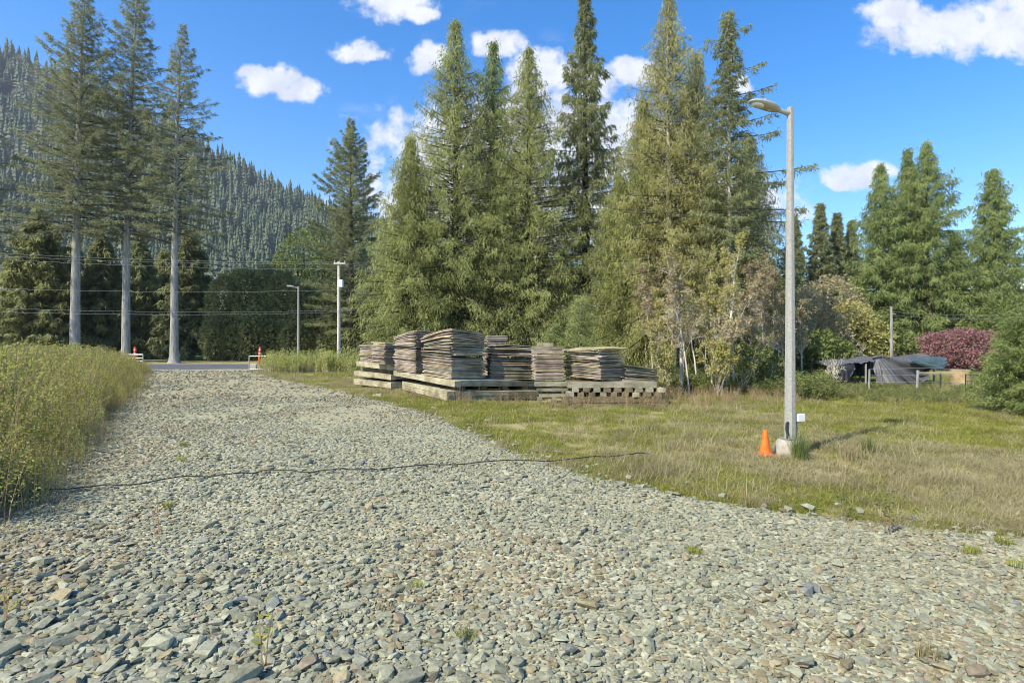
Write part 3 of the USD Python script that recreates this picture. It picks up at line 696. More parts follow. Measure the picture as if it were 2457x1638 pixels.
# ------------------------------------------------------------------ bare saplings and thicket
def twiggy(rng, H, r0, n1=16, n2=6, n3=4, lean=(0.0, 0.0), z0=0.25, l1=0.28, up=0.7, multi=1, fan=0.25):
    """trunk polyline(s), limbs, twigs: returns (trunk mesh, limb mesh, tip points, tip directions)"""
    K = 9
    zz = np.linspace(0, 1, K)
    trunks = []
    for m in range(multi):
        a = rng.uniform(0, 2 * PI); sp = rng.uniform(0.2, 1) * fan * H * (multi > 1)
        hh = H * (rng.uniform(0.7, 1.0) if multi > 1 else 1)
        wx = np.cumsum(rng.normal(0, 0.012 * H, K)) * zz; wy = np.cumsum(rng.normal(0, 0.012 * H, K)) * zz
        trunks.append(np.stack([lean[0] * zz ** 1.5 + np.cos(a) * sp * zz ** 1.3 + wx, lean[1] * zz ** 1.5 + np.sin(a) * sp * zz ** 1.3 + wy, hh * zz - 0.05], -1))
    T = np.array(trunks)
    tr = tubes(T, np.tile(r0 * (1 - 0.85 * zz), (multi, 1)), 6)
    def sub(parents, plen, n, lf, upw, K=5, lo=0.25):
        N = len(parents)
        pi = np.repeat(np.arange(N), n)
        s = rng.uniform(lo, 0.98, N * n)
        Kp = parents.shape[1]
        fi = s * (Kp - 1); i0 = np.minimum(fi.astype(int), Kp - 2); fr = (fi - i0)[:, None]
        base = parents[pi, i0] * (1 - fr) + parents[pi, i0 + 1] * fr
        pd = unit(parents[pi, i0 + 1] - parents[pi, i0])
        d = unit(pd * 0.7 + rng.normal(0, 0.65, (N * n, 3)) + np.array([0, 0, upw]))
        ln = plen[pi] * lf * (1.15 - s) * rng.uniform(0.5, 1.3, N * n)
        q = np.linspace(0, 1, K)
        curve = unit(d + rng.normal(0, 0.35, d.shape) + np.array([0, 0, 0.25 * upw]))
        pts = base[:, None] + (d[:, None] * (q * (1 - 0.4 * q))[None, :, None] + curve[:, None] * (0.4 * q ** 2)[None, :, None]) * ln[:, None, None]
        return pts, ln, d
    A, la, _ = sub(T, np.full(multi, H), n1, l1, up, lo=z0)
    B, lb, _ = sub(A, la, n2, 0.55, up * .5)
    C, lc, dc = sub(B, lb, n3, 0.6, up * .3, K=3)
    q5 = np.linspace(1, .25, 5)
    ra = np.tile(q5, (len(A), 1)) * (0.006 * la[:, None] + 0.004) * (r0 / 0.05) ** .5
    rb = np.tile(q5, (len(B), 1)) * 0.010
    rc = np.tile(np.linspace(1, .5, 3), (len(C), 1)) * 0.0075
    limbs = MB().add(*tubes(A, ra, 3)).add(*tubes(B, rb, 3)).add(*tubes(C, rc, 3)).get()
    tips = np.concatenate([C[:, -1], C[:, 1], B[:, -1], B[:, 3]])
    tips = tips[tips[:, 2] > 0.33 * H] if multi == 1 else tips
    return tr, limbs, tips

def sapling(name, label, cat, x, y, H, r0, seed, bark_m, leaf_m, nleaf=2, L=0.07, W=0.04, group=None, **kw):
    rng = np.random.default_rng(seed)
    o = thing(name, label, cat, (x, y, float(gz(x, y))), rng.uniform(0, 2 * PI) if kw.get('multi', 1) > 1 else 0, group)
    tr, li, tips = twiggy(rng, H, r0, **kw)
    obj('trunk' if kw.get('multi', 1) == 1 else 'stems', tr, bark_m, o, smooth=True)
    obj('twigs', li, bark_m, o)
    if leaf_m is not None:
        p = np.repeat(tips, nleaf, 0) + rng.normal(0, 0.05, (len(tips) * nleaf, 3))
        obj('leaves', leaves(p, unit(rng.normal(size=p.shape) + [0, 0, -.2]), L * rng.uniform(.6, 1.3, len(p)), W, rng, diamond=True), leaf_m, o)
    return o

SP = [  # u, base v, top v, radius, bark, leaf, lean, label
    (1636, 948, 560, 0.075, 'bark_pale', 'bud', (-0.3, 0), 'thickest pale sapling trunk, rising straight right of the stacks'),
    (1655, 952, 600, 0.035, 'bark_pale', 'bud_red', (-0.9, 0), 'slender pale sapling leaning left against the thickest one'),
    (1551, 915, 590, 0.045, 'bark_pale', 'bud', (0.1, 0), 'straight thin sapling just behind the lowest stack'),
    (1563, 918, 620, 0.028, 'bark_pale', 'bud_red', (0.2, 0.3), 'very thin sapling beside the straight one behind the lowest stack'),
    (1600, 948, 640, 0.04, 'twig', 'bud_red', (0.5, 0), 'crooked sapling clump stem at the right end of the stacks'),
    (1745, 950, 560, 0.06, 'bark_pale', 'bud', (0.1, 0), 'grey sapling below the sparse spruce, left of its neighbours'),
    (1706, 948, 640, 0.03, 'bark_pale', 'bud', (0.1, 0), 'thin upright sapling midway between the two thickest saplings'),
    (1730, 955, 660, 0.035, 'twig', 'bud_red', (1.3, 0), 'arching sapling leaning to the right toward the lamp pole'),
    (1790, 945, 640, 0.035, 'twig', 'bud_red', (1.0, 0.3), 'reddish budding sapling left of the lamp pole'),
    (1835, 935, 620, 0.035, 'twig', 'bud_red', (0.3, 0.2), 'fine-twigged sapling close to the lamp pole'),
    (1870, 925, 660, 0.03, 'twig', 'bud', (-0.3, 0.2), 'fine-twigged sapling hidden half behind the lamp pole'),
    (1480, 900, 730, 0.025, 'twig', 'bud_red', (0.2, 0), 'low reddish bare bush behind the yellow plywood sheet')]
XS = [(1500, 905, 700, 'bud_red'), (1585, 935, 690, 'bud'), (1618, 930, 610, 'bud'), (1672, 935, 630, 'bud_red'), (1690, 925, 585, 'bud'), (1722, 930, 610, 'bud_red'), (1760, 938, 600, 'bud'), (1775, 925, 620, 'bud_red'), (1808, 930, 600, 'bud_red'), (1820, 920, 640, 'bud'), (1852, 930, 640, 'bud_red'), (1885, 922, 680, 'bud'), (1925, 918, 720, 'bud_red'), (1640, 920, 650, 'bud'), (1570, 925, 640, 'bud_red')]
XN = ['first from the left', 'behind the crooked clump', 'just left of the thickest pale trunk', 'right of the slender leaning one', 'tall and yellow-budded in the middle', 'reddish, left of the grey trunk', 'yellow-budded, right of the grey trunk', 'reddish, right of the grey trunk', 'reddish, under the drooping arms', 'yellow-budded, under the drooping arms', 'reddish, close left of the lamp pole', 'low yellow-budded, touching the lamp pole', 'low reddish, right of the lamp pole', 'behind the thickest pale trunk', 'reddish, behind the straight thin pair']
SP += [(u, vb, vt, 0.042, 'bark_pale' if k % 3 == 0 else 'twig', lf, (((k * 37) % 11 - 5) * .13, ((k * 13) % 7 - 3) * .1), 'fine-twigged thicket sapling, ' + XN[k]) for k, (u, vb, vt, lf) in enumerate(XS)]
for k, (u, vb, vt, r, b, lf, ln, lab) in enumerate(SP):
    g = G(u, vb)
    sapling('sapling', lab, 'tree', g[0], g[1], topz(vt, g[1]), r, 200 + k, MAT[b], MAT[lf], nleaf=1, L=.085, W=.05, lean=ln, n1=30, n2=7, n3=4, z0=0.28, l1=0.27)
for k, (u, vb, h, lab, b, lf) in enumerate([
        (1720, 955, 2.3, 'fan of pale bare canes at the foot of the saplings', 'twig', 'bud'),
        (1600, 955, 2.2, 'fan of pale bare canes beside the lowest stack', 'bark_pale', 'bud'),
        (1780, 950, 2.4, 'fan of greyish canes left of the lamp pole', 'twig', 'bramble'),
        (1840, 945, 2.0, 'fan of greyish canes right behind the lamp pole', 'twig', 'bramble'),
        (1450, 905, 2.4, 'bare pinkish bush behind the yellow plywood', 'twig', None),
        (2065, 915, 2.2, 'leafless grey bush behind the tarpaulin', 'twig', None),
        (2000, 935, 1.6, 'bare upright canes left of the tarpaulin', 'bark_pale', None)]):
    g = G(u, vb)
    sapling('cane_bush', lab, 'shrub', g[0], g[1], h, 0.012, 230 + k, MAT[b], MAT[lf] if lf else None, multi=8, fan=0.36, n1=6, n2=4, n3=3, z0=0.2, l1=0.35, nleaf=2, L=0.08, W=0.05)

# ------------------------------------------------------------------ the pile: panels and timbers, each a thing
def plank(name, label, cat, group, c, d2, d1, l2, l1, th, s1, s2, mat, bq=0.0, bp=0.0, tw=0.0, ph=0.0, nx=4, ny=4):
    """a (warped) board: c near bottom corner, l2 along d2, l1 along d1; s1, s2 slopes; bq, bp how far its far edges sag."""
    x0 = np.linspace(0, 1, nx + 1); y0 = np.linspace(0, 1, ny + 1)
    p, q = np.meshgrid(x0, y0, indexing='ij')
    h = s1 * q * l1 + s2 * p * l2 - bq * q ** 1.5 - bp * p ** 1.5 + tw * np.sin(p * 5 + q * 4 + ph)
    xy = c[:2] + p[..., None] * l2 * d2 + q[..., None] * l1 * d1
    top = np.concatenate([xy, (c[2] + h + th)[..., None]], -1); bot = np.concatenate([xy, (c[2] + h)[..., None]], -1)
    n = (nx + 1) * (ny + 1)
    i, j = np.meshgrid(np.arange(nx), np.arange(ny), indexing='ij')
    W = ny + 1
    ft = np.stack([i * W + j, (i + 1) * W + j, (i + 1) * W + j + 1, i * W + j + 1], -1).reshape(-1, 4)
    rim = [k * W for k in range(nx + 1)] + [nx * W + k for k in range(1, ny + 1)] + [k * W + ny for k in range(nx - 1, -1, -1)] + [k for k in range(ny - 1, 0, -1)]
    rim = np.array(rim); nxt = np.roll(rim, -1)
    # sides get their own vertices so that the edges stay crisp
    v = np.vstack([top.reshape(-1, 3), bot.reshape(-1, 3)])
    fs = np.stack([rim + n, nxt + n, nxt, rim], 1)
    o = obj(name, (v, np.vstack([ft, ft[:, ::-1] + n, fs])), mat)
    tag(o, label, cat, group)
    return o

def dirs(a):
    a = math.radians(a)
    return np.array([math.cos(a), math.sin(a)]), np.array([-math.sin(a), math.cos(a)])

prng = np.random.default_rng(500)
def stack(u, Y, a, l2, l1, packs, mats, label, top_label=None, top_mat=None):
    d2, d1 = dirs(a)
    c0 = np.array([tu(u) * Y, Y])
    tot = sum(p[1] for p in packs); done = 0
    for (z0, n, z1, bq, bp, s1, s2, jit) in packs:
        pitch = (z1 - z0) / n
        zc = z0
        for k in range(n):
            f = (k + 1) / n
            aa = prng.normal(0, 1.8 * jit)
            e2, e1 = dirs(a + aa)
            off = prng.normal(0, 0.032 * jit, 2)
            c = np.array([*(c0 + off[0] * d2 + off[1] * d1), z0 + k * pitch])
            done += 1
            last = done == tot
            m = MAT[mats[int(prng.choice(len(mats)))]]
            plank('wood_panel', (top_label if last and top_label else label), 'panel', None if last and top_label else label.split(' in ')[-1] if False else (None if last and top_label else 'panels of the ' + label.split(' in the ')[-1]), c, e2, e1,
                  l2 * prng.uniform(0.95, 1.05), l1 * prng.uniform(0.95, 1.05), pitch * prng.uniform(0.42, 0.66), s1 + prng.normal(0, .003), s2 + prng.normal(0, .003),
                  (top_mat if last and top_mat else m), bq * f * prng.uniform(.85, 1.1), bp * f * prng.uniform(.8, 1.15), tw=0.005 * jit, ph=prng.uniform(0, 6))

WP = ['wood_pink', 'wood_pink', 'wood_tan', 'wood_grey']; WT = ['wood_tan', 'wood_tan', 'wood_grey', 'wood_pink']; WG = ['wood_green', 'wood_grey', 'wood_green', 'wood_tan']
stack(1083, 18.4, 45, 1.42, 1.54, [(0.69, 18, 1.38, 0, 0, .05, -.03, .6), (1.42, 22, 2.33, .36, .15, .05, .0, 1.5)], WT + ['wood_green'],
      'weathered panel in the tallest stack, its near corner toward the drive', 'topmost warped panel on the tallest stack', MAT['wood_pink'])
stack(998, 19.9, 45, 1.45, 1.34, [(0.80, 20, 1.62, 0, 0, .05, -.03, .6), (1.66, 16, 2.30, .30, .10, .05, 0, 1.3)], WP,
      'greyish pink panel in the second stack from the near corner on the drive side', 'topmost panel on the second stack from the near corner', MAT['wood_tan'])
stack(924, 21.6, 45, 1.2, 0.95, [(1.02, 18, 1.80, 0, 0, .04, -.03, .8), (1.81, 1, 1.90, 0, 0, .04, -.03, .3)], WP,
      'panel in the third stack from the near corner, under a pale slab', 'pale thick slab topping the third stack from the near corner', MAT['timber_pale'])
stack(893, 23.0, 45, 1.2, 0.98, [(1.03, 17, 1.80, .05, .03, .04, -.03, .9)], WP,
      'panel in the farthest stack at the left end of the pile', 'top panel of the farthest stack at the left end', MAT['wood_grey'])
stack(1176, 19.7, 8, 1.52, 1.3, [(0.60, 19, 1.36, .02, .02, .0, -.01, .9), (1.38, 11, 1.80, .1, .06, .02, 0, 2.2)], WG + ['wood_pink'],
      'dark weathered panel in the shaded stack right of the tallest', 'loose top panel on the shaded stack right of the tallest', MAT['wood_grey'])
stack(1169, 21.3, 8, 0.74, 1.2, [(0.60, 24, 2.16, .02, .02, 0, 0, .8)], ['wood_grey', 'wood_pink'],
      'panel in the narrow stack peeping out behind the tallest')
stack(1284, 17.8, 3, 0.93, 1.25, [(0.69, 17, 1.46, 0, 0, .0, -.01, .5)], ['wood_pink', 'wood_pink', 'wood_tan'],
      'pale pinkish panel in the square stack under the stray planks')
stack(1441, 17.1, 38, 1.05, 1.58, [(0.72, 13, 1.22, 0, 0, .03, -.03, .7), (1.23, 11, 1.64, .02, .02, .03, -.02, 1.6)], WT + ['wood_pink', 'wood_green'],
      'weathered panel in the stack under the yellow plywood')
stack(1500, 17.5, 16, 1.12, 1.2, [(0.68, 14, 1.20, .03, .10, .02, -.04, 1.1)], WG,
      'greenish grey panel in the lowest stack at the right end', 'sloping top panel on the lowest stack at the right end', MAT['wood_green'])

def timber(label, c, a, l2, w, th, mat, s1=0.0, s2=0.0, group=None, name='timber'):
    d2, d1 = dirs(a)
    if w < 0:   # lies on the other side of its line
        c = (c[0] + d1[0] * w, c[1] + d1[1] * w, c[2] + s1 * w); w = -w
    plank(name, label, 'timber', group, np.array(c, float), d2, d1, l2, w, th, s1, s2, MAT[mat], nx=4, ny=1, tw=0.006, ph=prng.uniform(0, 6))

# yellowed plywood sheets and stray planks on top
d2, d1 = dirs(34)
plank('plywood_sheet', 'yellowed plywood sheet curling over the top of the right-hand stack', 'plywood', None, np.array([tu(1450) * 16.95, 16.95, 1.66]), d2, d1, 1.0, 1.6, 0.022, .04, .02, MAT['ply_yellow'], bq=.06, tw=.018, ph=1.1, nx=6, ny=6)
d2, d1 = dirs(20)
plank('plywood_sheet', 'second plywood sheet, lying crooked under the yellow one', 'plywood', None, np.array([tu(1425) * 17.1, 17.1, 1.635]), d2, d1, 1.15, 1.3, 0.02, .03, .02, MAT['wood_tan'], tw=.01, nx=5, ny=5)
for k, (z, lab) in enumerate([(1.50, 'lower of two broad planks lying across the square stack'), (1.625, 'upper of two broad planks lying across the square stack')]):
    timber(lab, (tu(1277) * 17.75, 17.75, z + .02), 2, 0.99, 0.3, 0.11, 'timber_grey' if k else 'wood_pink')
timber('short pale block lying on the two broad planks', (tu(1290) * 17.8, 17.8, 1.757), 3, 0.48, 0.22, 0.10, 'timber_pale')

def platform(u, Y, a, z, th, l2, l1, n, mats, label, s1, s2, front_label=None):
    """a mat of n timbers lying side by side, running along d2, their ends towards d1's face"""
    d2, d1 = dirs(a)
    w = l1 / n
    c0 = np.array([tu(u) * Y, Y])
    timber('long edge timber, drive side, ' + label.replace('timber of ', 'of ').replace('mossy ', '').split(' that carries')[0].split(', second')[0], (c0[0], c0[1], z), a + 90, l1, -0.24, th, mats[0], s1=-s2, s2=s1)
    for k in range(n):
        c = c0 + d1 * (k * w + 0.006) + d2 * (0.255 + (abs(prng.normal(0, .012)) if k else 0))
        lab = front_label if (k == 0 and front_label) else label
        timber(lab, (c[0], c[1], z + s1 * k * w + prng.normal(0, .006)), a, l2, w - 0.014, th, mats[int(prng.choice(len(mats)))], s1=s1, s2=s2, group=None if (k == 0 and front_label) else 'timbers: ' + label[:60])
PALE = ['timber_pale', 'timber_pale', 'timber_grey']
platform(1091, 18.0, 40, 0.46, 0.19, 3.4, 4.0, 15, PALE, 'mossy timber of the upper mat that carries the tall stacks', .045, -.045, 'front timber of the upper mat, straight below the tallest stack')
platform(1073, 17.9, 33, 0.19, 0.14, 3.4, 3.7, 14, PALE, 'timber of the lower mat, second layer from the ground', .03, -.045, 'long grey front timber of the lower mat, second from the ground')
platform(1073, 17.92, 33, 0.03, 0.15, 3.4, 3.7, 14, PALE, 'timber of the lower mat lying on the ground', .03, -.03, 'long grey front timber of the lower mat lying on the ground')
platform(942, 21.8, 45, 0.80, 0.20, 1.9, 2.7, 10, PALE, 'timber of the upper mat under the two leftmost stacks', .03, -.03)
platform(938, 21.9, 45, 0.42, 0.20, 1.9, 2.8, 10, PALE, 'timber of the middle mat under the two leftmost stacks', .02, -.02)
platform(938, 21.8, 45, 0.10, 0.22, 1.9, 2.8, 10, PALE, 'timber of the lowest mat under the two leftmost stacks', .01, -.02)
for k in range(4):   # spacers between lower and upper mat
    d2, d1 = dirs(36)
    c = np.array([tu(1080) * 18.15, 18.15]) + d2 * (0.35 + 0.85 * k)
    timber('dark spacer block between the lower and upper mats', (c[0], c[1], 0.335 - .045 * (0.35 + .85 * k)), 36, 0.22, 2.6, 0.13, 'timber_brown', s1=.035, group='spacer blocks between the mats')
for k in range(3):
    d2, d1 = dirs(45)
    c = np.array([tu(930) * 22.0, 22.0]) + d2 * (0.3 + 0.6 * k)
    timber('dark spacer block between the mats under the two leftmost stacks', (c[0], c[1], 0.63), 45, 0.2, 2.5, 0.16, 'timber_brown', group='spacers under the leftmost stacks')
# under the right-hand stacks
XR = tu(1364) * 16.95
for k, w in enumerate((0.0, 0.55, 1.1)):
    timber(['long olive timber straight under the right-hand stacks', 'middle long timber under the right-hand stacks', 'rear long timber under the right-hand stacks'][k], (XR, 16.95 + w, 0.515), 2.5, 2.66, 0.4, 0.17, 'timber_grey' if k == 0 else 'timber_brown')
for k in range(9):
    timber('square timber end in the upper staggered row below the right-hand stacks', (tu(1376) * 16.8 + k * 0.315 + prng.normal(0, .012), 16.8 + prng.normal(0, .03), 0.40), 2, 0.17, 1.7, 0.112, ['timber_brown', 'timber_grey', 'timber_pale'][int(prng.choice(3, p=[.6, .35, .05]))], group='upper staggered row of timber ends')
for k in range(9):
    timber('square timber end in the lower staggered row below the right-hand stacks', (tu(1362) * 16.75 + k * 0.322 + prng.normal(0, .012), 16.75 + prng.normal(0, .03), 0.272), 2, 0.18, 1.7, 0.124, ['timber_brown', 'timber_grey', 'timber_pale'][int(prng.choice(3, p=[.65, .3, .05]))], group='lower staggered row of timber ends')
timber('long brown timber under the staggered timber ends', (tu(1350) * 16.7, 16.7, 0.095), 1, 2.9, 0.3, 0.172, 'timber_brown')
timber('long brown timber lying behind the lowest one on the right', (tu(1350) * 17.4, 17.7, 0.095), 1, 2.9, 0.3, 0.172, 'timber_brown')
timber('dark brown beam lying on the grass at the right end of the pile', (tu(1385) * 16.4, 16.42, -0.02), -1, 2.72, 0.26, 0.10, 'timber_brown')
for k, (z, th, lab, mt) in enumerate([(0.54, 0.12, 'uppermost crosswise plank under the square stack', 'timber_grey'), (0.38, 0.11, 'middle crosswise plank under the square stack', 'timber_grey'), (0.20, 0.10, 'lowest crosswise plank under the square stack', 'timber_pale')]):
    timber(lab, (tu(1283 + 6 * k) * 17.3, 17.3 + .05 * k, z), 1, 1.02 - .08 * k, 0.25, th, mt)
    for j in range(3):
        timber('short upright block propping the planks under the square stack', (tu(1290 + 34 * j) * 17.35, 17.4, z - 0.05 if k < 2 else 0.0), 1, 0.14, 0.16, 0.05 if k < 2 else 0.2, 'timber_grey', group='props under the square stack')

# ------------------------------------------------------------------ street lamps
def loft(sections, n=12):
    """sections: (centre xyz, half width y, half height z) across the x axis"""
    ang = np.arange(n) * 2 * PI / n
    v, f = [], []
    for c, a, b in sections:
        v.append(np.stack([np.full(n, c[0]), c[1] + a * np.cos(ang), c[2] + b * np.sin(ang) * np.where(np.sin(ang) < 0, .75, 1.0)], 1))
    k = len(sections)
    for i in range(k - 1):
        for j in range(n):
            f.append([i * n + j, i * n + (j + 1) % n, (i + 1) * n + (j + 1) % n, (i + 1) * n + j])
    v = np.vstack(v); m = len(v)
    v = np.vstack([v, [sections[0][0]], [sections[-1][0]]])
    tri = [[t[0], t[1], t[2]] for t in f] + [[t[0], t[2], t[3]] for t in f]
    tri += [[(j + 1) % n, j, m] for j in range(n)] + [[(k - 1) * n + j, (k - 1) * n + (j + 1) % n, m + 1] for j in range(n)]
    return v, np.array(tri)

def tilt_y(v, a):
    c, s_ = math.cos(a), math.sin(a)
    return np.stack([v[:, 0] * c + v[:, 2] * s_, v[:, 1], -v[:, 0] * s_ + v[:, 2] * c], 1)

def street_lamp(label, loc, rz, H):
    o = thing('street_lamp', label, 'street lamp', loc, rz)
    z = np.array([0.27, 0.28, 0.5, 2.2, 4.0, H - .01, H])
    r = np.array([0.088, 0.092, 0.091, 0.078, 0.064, 0.052, 0.046])
    ang = np.arange(8) * PI / 4 + PI / 8
    v = np.concatenate([np.stack([r[i] * np.cos(ang), r[i] * np.sin(ang), np.full(8, z[i])], 1) for i in range(len(z))] + [np.array([[0, 0, H]])])
    f = [[i * 8 + j, i * 8 + (j + 1) % 8, (i + 1) * 8 + (j + 1) % 8, (i + 1) * 8 + j] for i in range(len(z) - 1) for j in range(8)]
    f = [[a, b, c] for a, b, c, d in f] + [[a, c, d] for a, b, c, d in f] + [[48 + j, 48 + (j + 1) % 8, 56] for j in range(8)]
    obj('pole', (v, np.array(f)), MAT['concrete'], o)
    prof = np.array([(0.0, -0.15), (0.235, -0.15), (0.235, 0.15), (0.205, 0.24), (0.18, 0.268), (0.0, 0.272)])
    ft = trimesh.creation.revolve(prof, sections=18)
    fv = np.array(ft.vertices); fv[:, :2] *= (1 + 0.09 * (meshkit.fbm(fv * 6, 3, 4) - .5))[:, None]
    obj('footing', (fv, ft.faces), MAT['footing'], o, smooth=30)
    obj('base_plate', MB().box((0, 0, .285), (.24, .24, .02), 0, .004).tm(trimesh.creation.cylinder(.012, .05, transform=trimesh.transformations.translation_matrix((.1, .1, .31)))).tm(trimesh.creation.cylinder(.012, .05, transform=trimesh.transformations.translation_matrix((-.1, -.1, .31)))).get(), MAT['galv'], o)
    a = math.radians(11)
    arm = loft([((-0.02, 0, 0), .045, .05), ((-.10, 0, 0), .042, .042), ((-.2, 0, .0), .038, .038), ((-.24, 0, 0), .045, .04)])
    obj('arm', (tilt_y(arm[0], a) + [0, 0, H - .11], arm[1]), MAT['lamp_grey'], o, smooth=40)
    hd = loft([((-.22, 0, 0), .045, .040), ((-.28, 0, .005), .09, .055), ((-.36, 0, .01), .125, .065), ((-.50, 0, .012), .135, .062), ((-.64, 0, .010), .125, .050), ((-.74, 0, .005), .085, .034), ((-.78, 0, 0), .03, .015)], 16)
    obj('housing', (tilt_y(hd[0], a) + [0, 0, H - .11], hd[1]), MAT['lamp_grey'], o, smooth=40)
    lens = trimesh.creation.icosphere(2); lv = np.array(lens.vertices) * [.11, .085, .03] + [-.62, 0, -.022]
    ln = obj('lens', (tilt_y(lv, a) + [0, 0, H - .11], lens.faces), MAT['lens'], o, smooth=True)
    rg = trimesh.creation.torus(.05, .009); rv = np.array(rg.vertices) * [1, .8, 1] + [-.62, 0, -.05]
    obj('lens_ring', (tilt_y(rv, a) + [0, 0, H - .11], rg.faces), MAT['lamp_grey'], o, smooth=True)
    bx_ = MB().box((-.40, 0, -.047), (.07, .05, .02), 0, .004)
    obj('latch', (tilt_y(np.vstack(bx_.v), a) + [0, 0, H - .11], bx_.get()[1]), MAT['galv'], o)
    cp = trimesh.creation.cylinder(.03, .05); cv = np.array(cp.vertices) + [-.5, 0, .085]
    obj('photocell', (tilt_y(cv, a) + [0, 0, H - .11], cp.faces), MAT['lamp_grey'], o, smooth=40)
    return o

LX_, LY_ = tu(1896) * 9.5, 9.5
lampA = street_lamp('near grey concrete street lamp standing in the grass beside the orange cone', (LX_, LY_, 0), 0.22, 5.80)
obj('junction_box', MB().box((.155, -.03, .63), (.15, .10, .125), 0.1, .008).get(), MAT['white_box'], lampA)
obj('conduit', MB().tube([(.11, -.03, .57), (.11, -.03, .5), (.10, -.02, .3)], .018, 8).get(), MAT['lamp_grey'], lampA, smooth=40)
obj('cable_loop', MB().tube([(-.08, -.05, .56), (-.115, -.06, .54), (-.12, -.06, .45), (-.10, -.06, .38), (-.115, -.08, .3)], .02, 8).get(), MAT['black'], lampA, smooth=40)
lampB = street_lamp('far slender street lamp in the weeds near the gate, behind the pile', (tu(716) * 38.0, 38.0, 0), 0.15, topz(687, 38.0))

# traffic cone
cx, cy = tu(1836) * 9.35, 9.35
o = thing('traffic_cone', 'orange traffic cone standing in the grass beside the lamp footing', 'traffic cone', (cx, cy, 0.02), 0.2)
prof = np.array([(0.018, 0.41), (0.022, 0.432), (0.030, 0.43), (0.036, 0.39), (0.072, 0.15), (0.076, 0.148), (0.088, 0.055), (0.10, 0.03), (0.09, 0.028), (0.080, 0.05), (0.028, 0.36), (0.018, 0.41)])
obj('body', trimesh.creation.revolve(prof, sections=32), MAT['orange'], o, smooth=35)
obj('base', MB().box((0, 0, .016), (.29, .29, .028), 0, .012).get(), MAT['orange'], o)

# black cable lying across the drive
crng = np.random.default_rng(33)
uv = [(60, 1186), (180, 1176), (310, 1168), (450, 1148), (560, 1143), (630, 1134), (740, 1136), (850, 1132), (1040, 1122), (1180, 1113), (1360, 1108), (1480, 1098), (1560, 1094)]
pts = np.array([G(u, v, 0.05) for u, v in uv])
tt_ = np.linspace(0, len(pts) - 1, 90)
pp = np.stack([np.interp(tt_, np.arange(len(pts)), pts[:, k]) for k in range(3)], 1)
pp[:, 1] += np.cumsum(crng.normal(0, .012, 90)) * .6
pp[:, 2] = 0.085 + 0.012 * np.sin(tt_ * 5) + crng.normal(0, .004, 90)
tag(obj('cable', MB().tube(pp, .009, 6).get(), MAT['black'], smooth=True), 'thin black cable lying across the gravel drive from side to side', 'cable')

# gate ends: concrete block, galvanised frame and orange marker post on each side of the entrance
def gate_end(u0, u1, v0, v1, Y, lab, rails):
    x0, x1 = tu(u0) * Y, tu(u1) * Y
    z1 = topz(v0, Y)
    o = thing('gate_frame', lab, 'gate frame', ((x0 + x1) / 2, Y, 0), 0)
    w = x1 - x0
    for sx in (-1, 1):
        obj('post', MB().tube([(sx * w / 2, 0, 0), (sx * w / 2, 0, z1 + .03)], .035, 8).get(), MAT['galv'], o, smooth=40)
    for r in rails:
        obj('rail', MB().tube([(-w / 2, 0, z1 * r), (w / 2, 0, z1 * r)], .024, 8).get(), MAT['galv'], o, smooth=40)
    return o
gate_end(306, 343, 850, 893, 36.3, 'galvanised pipe frame left of the drive entrance, half hidden by weeds', (.99, .78, .58))
gate_end(598, 648, 854, 893, 36.3, 'galvanised pipe frame right of the drive entrance', (.99, .12))
def block(u0, u1, v0, Y, lab):
    x0, x1 = tu(u0) * Y, tu(u1) * Y
    h = topz(v0, Y)
    m = trimesh.Trimesh(*MB().box(((x0 + x1) / 2, Y, h / 2), (x1 - x0, .62, h), 0, .04).get())
    tag(obj('concrete_block', (m.vertices, m.faces), MAT['footing']), lab, 'concrete block')
    return h
h1 = block(300, 341, 874, 36.9, 'concrete block under the left orange marker post')
h2 = block(602, 640, 873, 36.9, 'concrete block under the right orange marker post')
def delineator(u, v0, Y, h, lab, lean):
    H = topz(v0, Y) - h
    o = thing('marker_post', lab, 'marker post', (tu(u) * Y, Y, h), 0)
    obj('post', MB().tube([(0, 0, .03), (lean * .5, 0, H * .5), (lean, 0, H)], [.072, .072, .068], 12).get(), MAT['delineator'], o, smooth=40)
    obj('base', trimesh.creation.cylinder(.13, .04, transform=trimesh.transformations.translation_matrix((0, 0, .02))), MAT['black'], o, smooth=40)
    for q in (.62, .84):
        obj('band', MB().tube([(lean * (q - .03), 0, H * (q - .022)), (lean * (q + .03), 0, H * (q + .022))], .0745, 12, cap=False).get(), MAT['white_band'], o, smooth=40)
delineator(324, 832, 36.9, h1, 'orange marker post on the left concrete block of the entrance', .0)
delineator(622, 832, 36.9, h2, 'slightly leaning orange marker post on the right concrete block', .06)

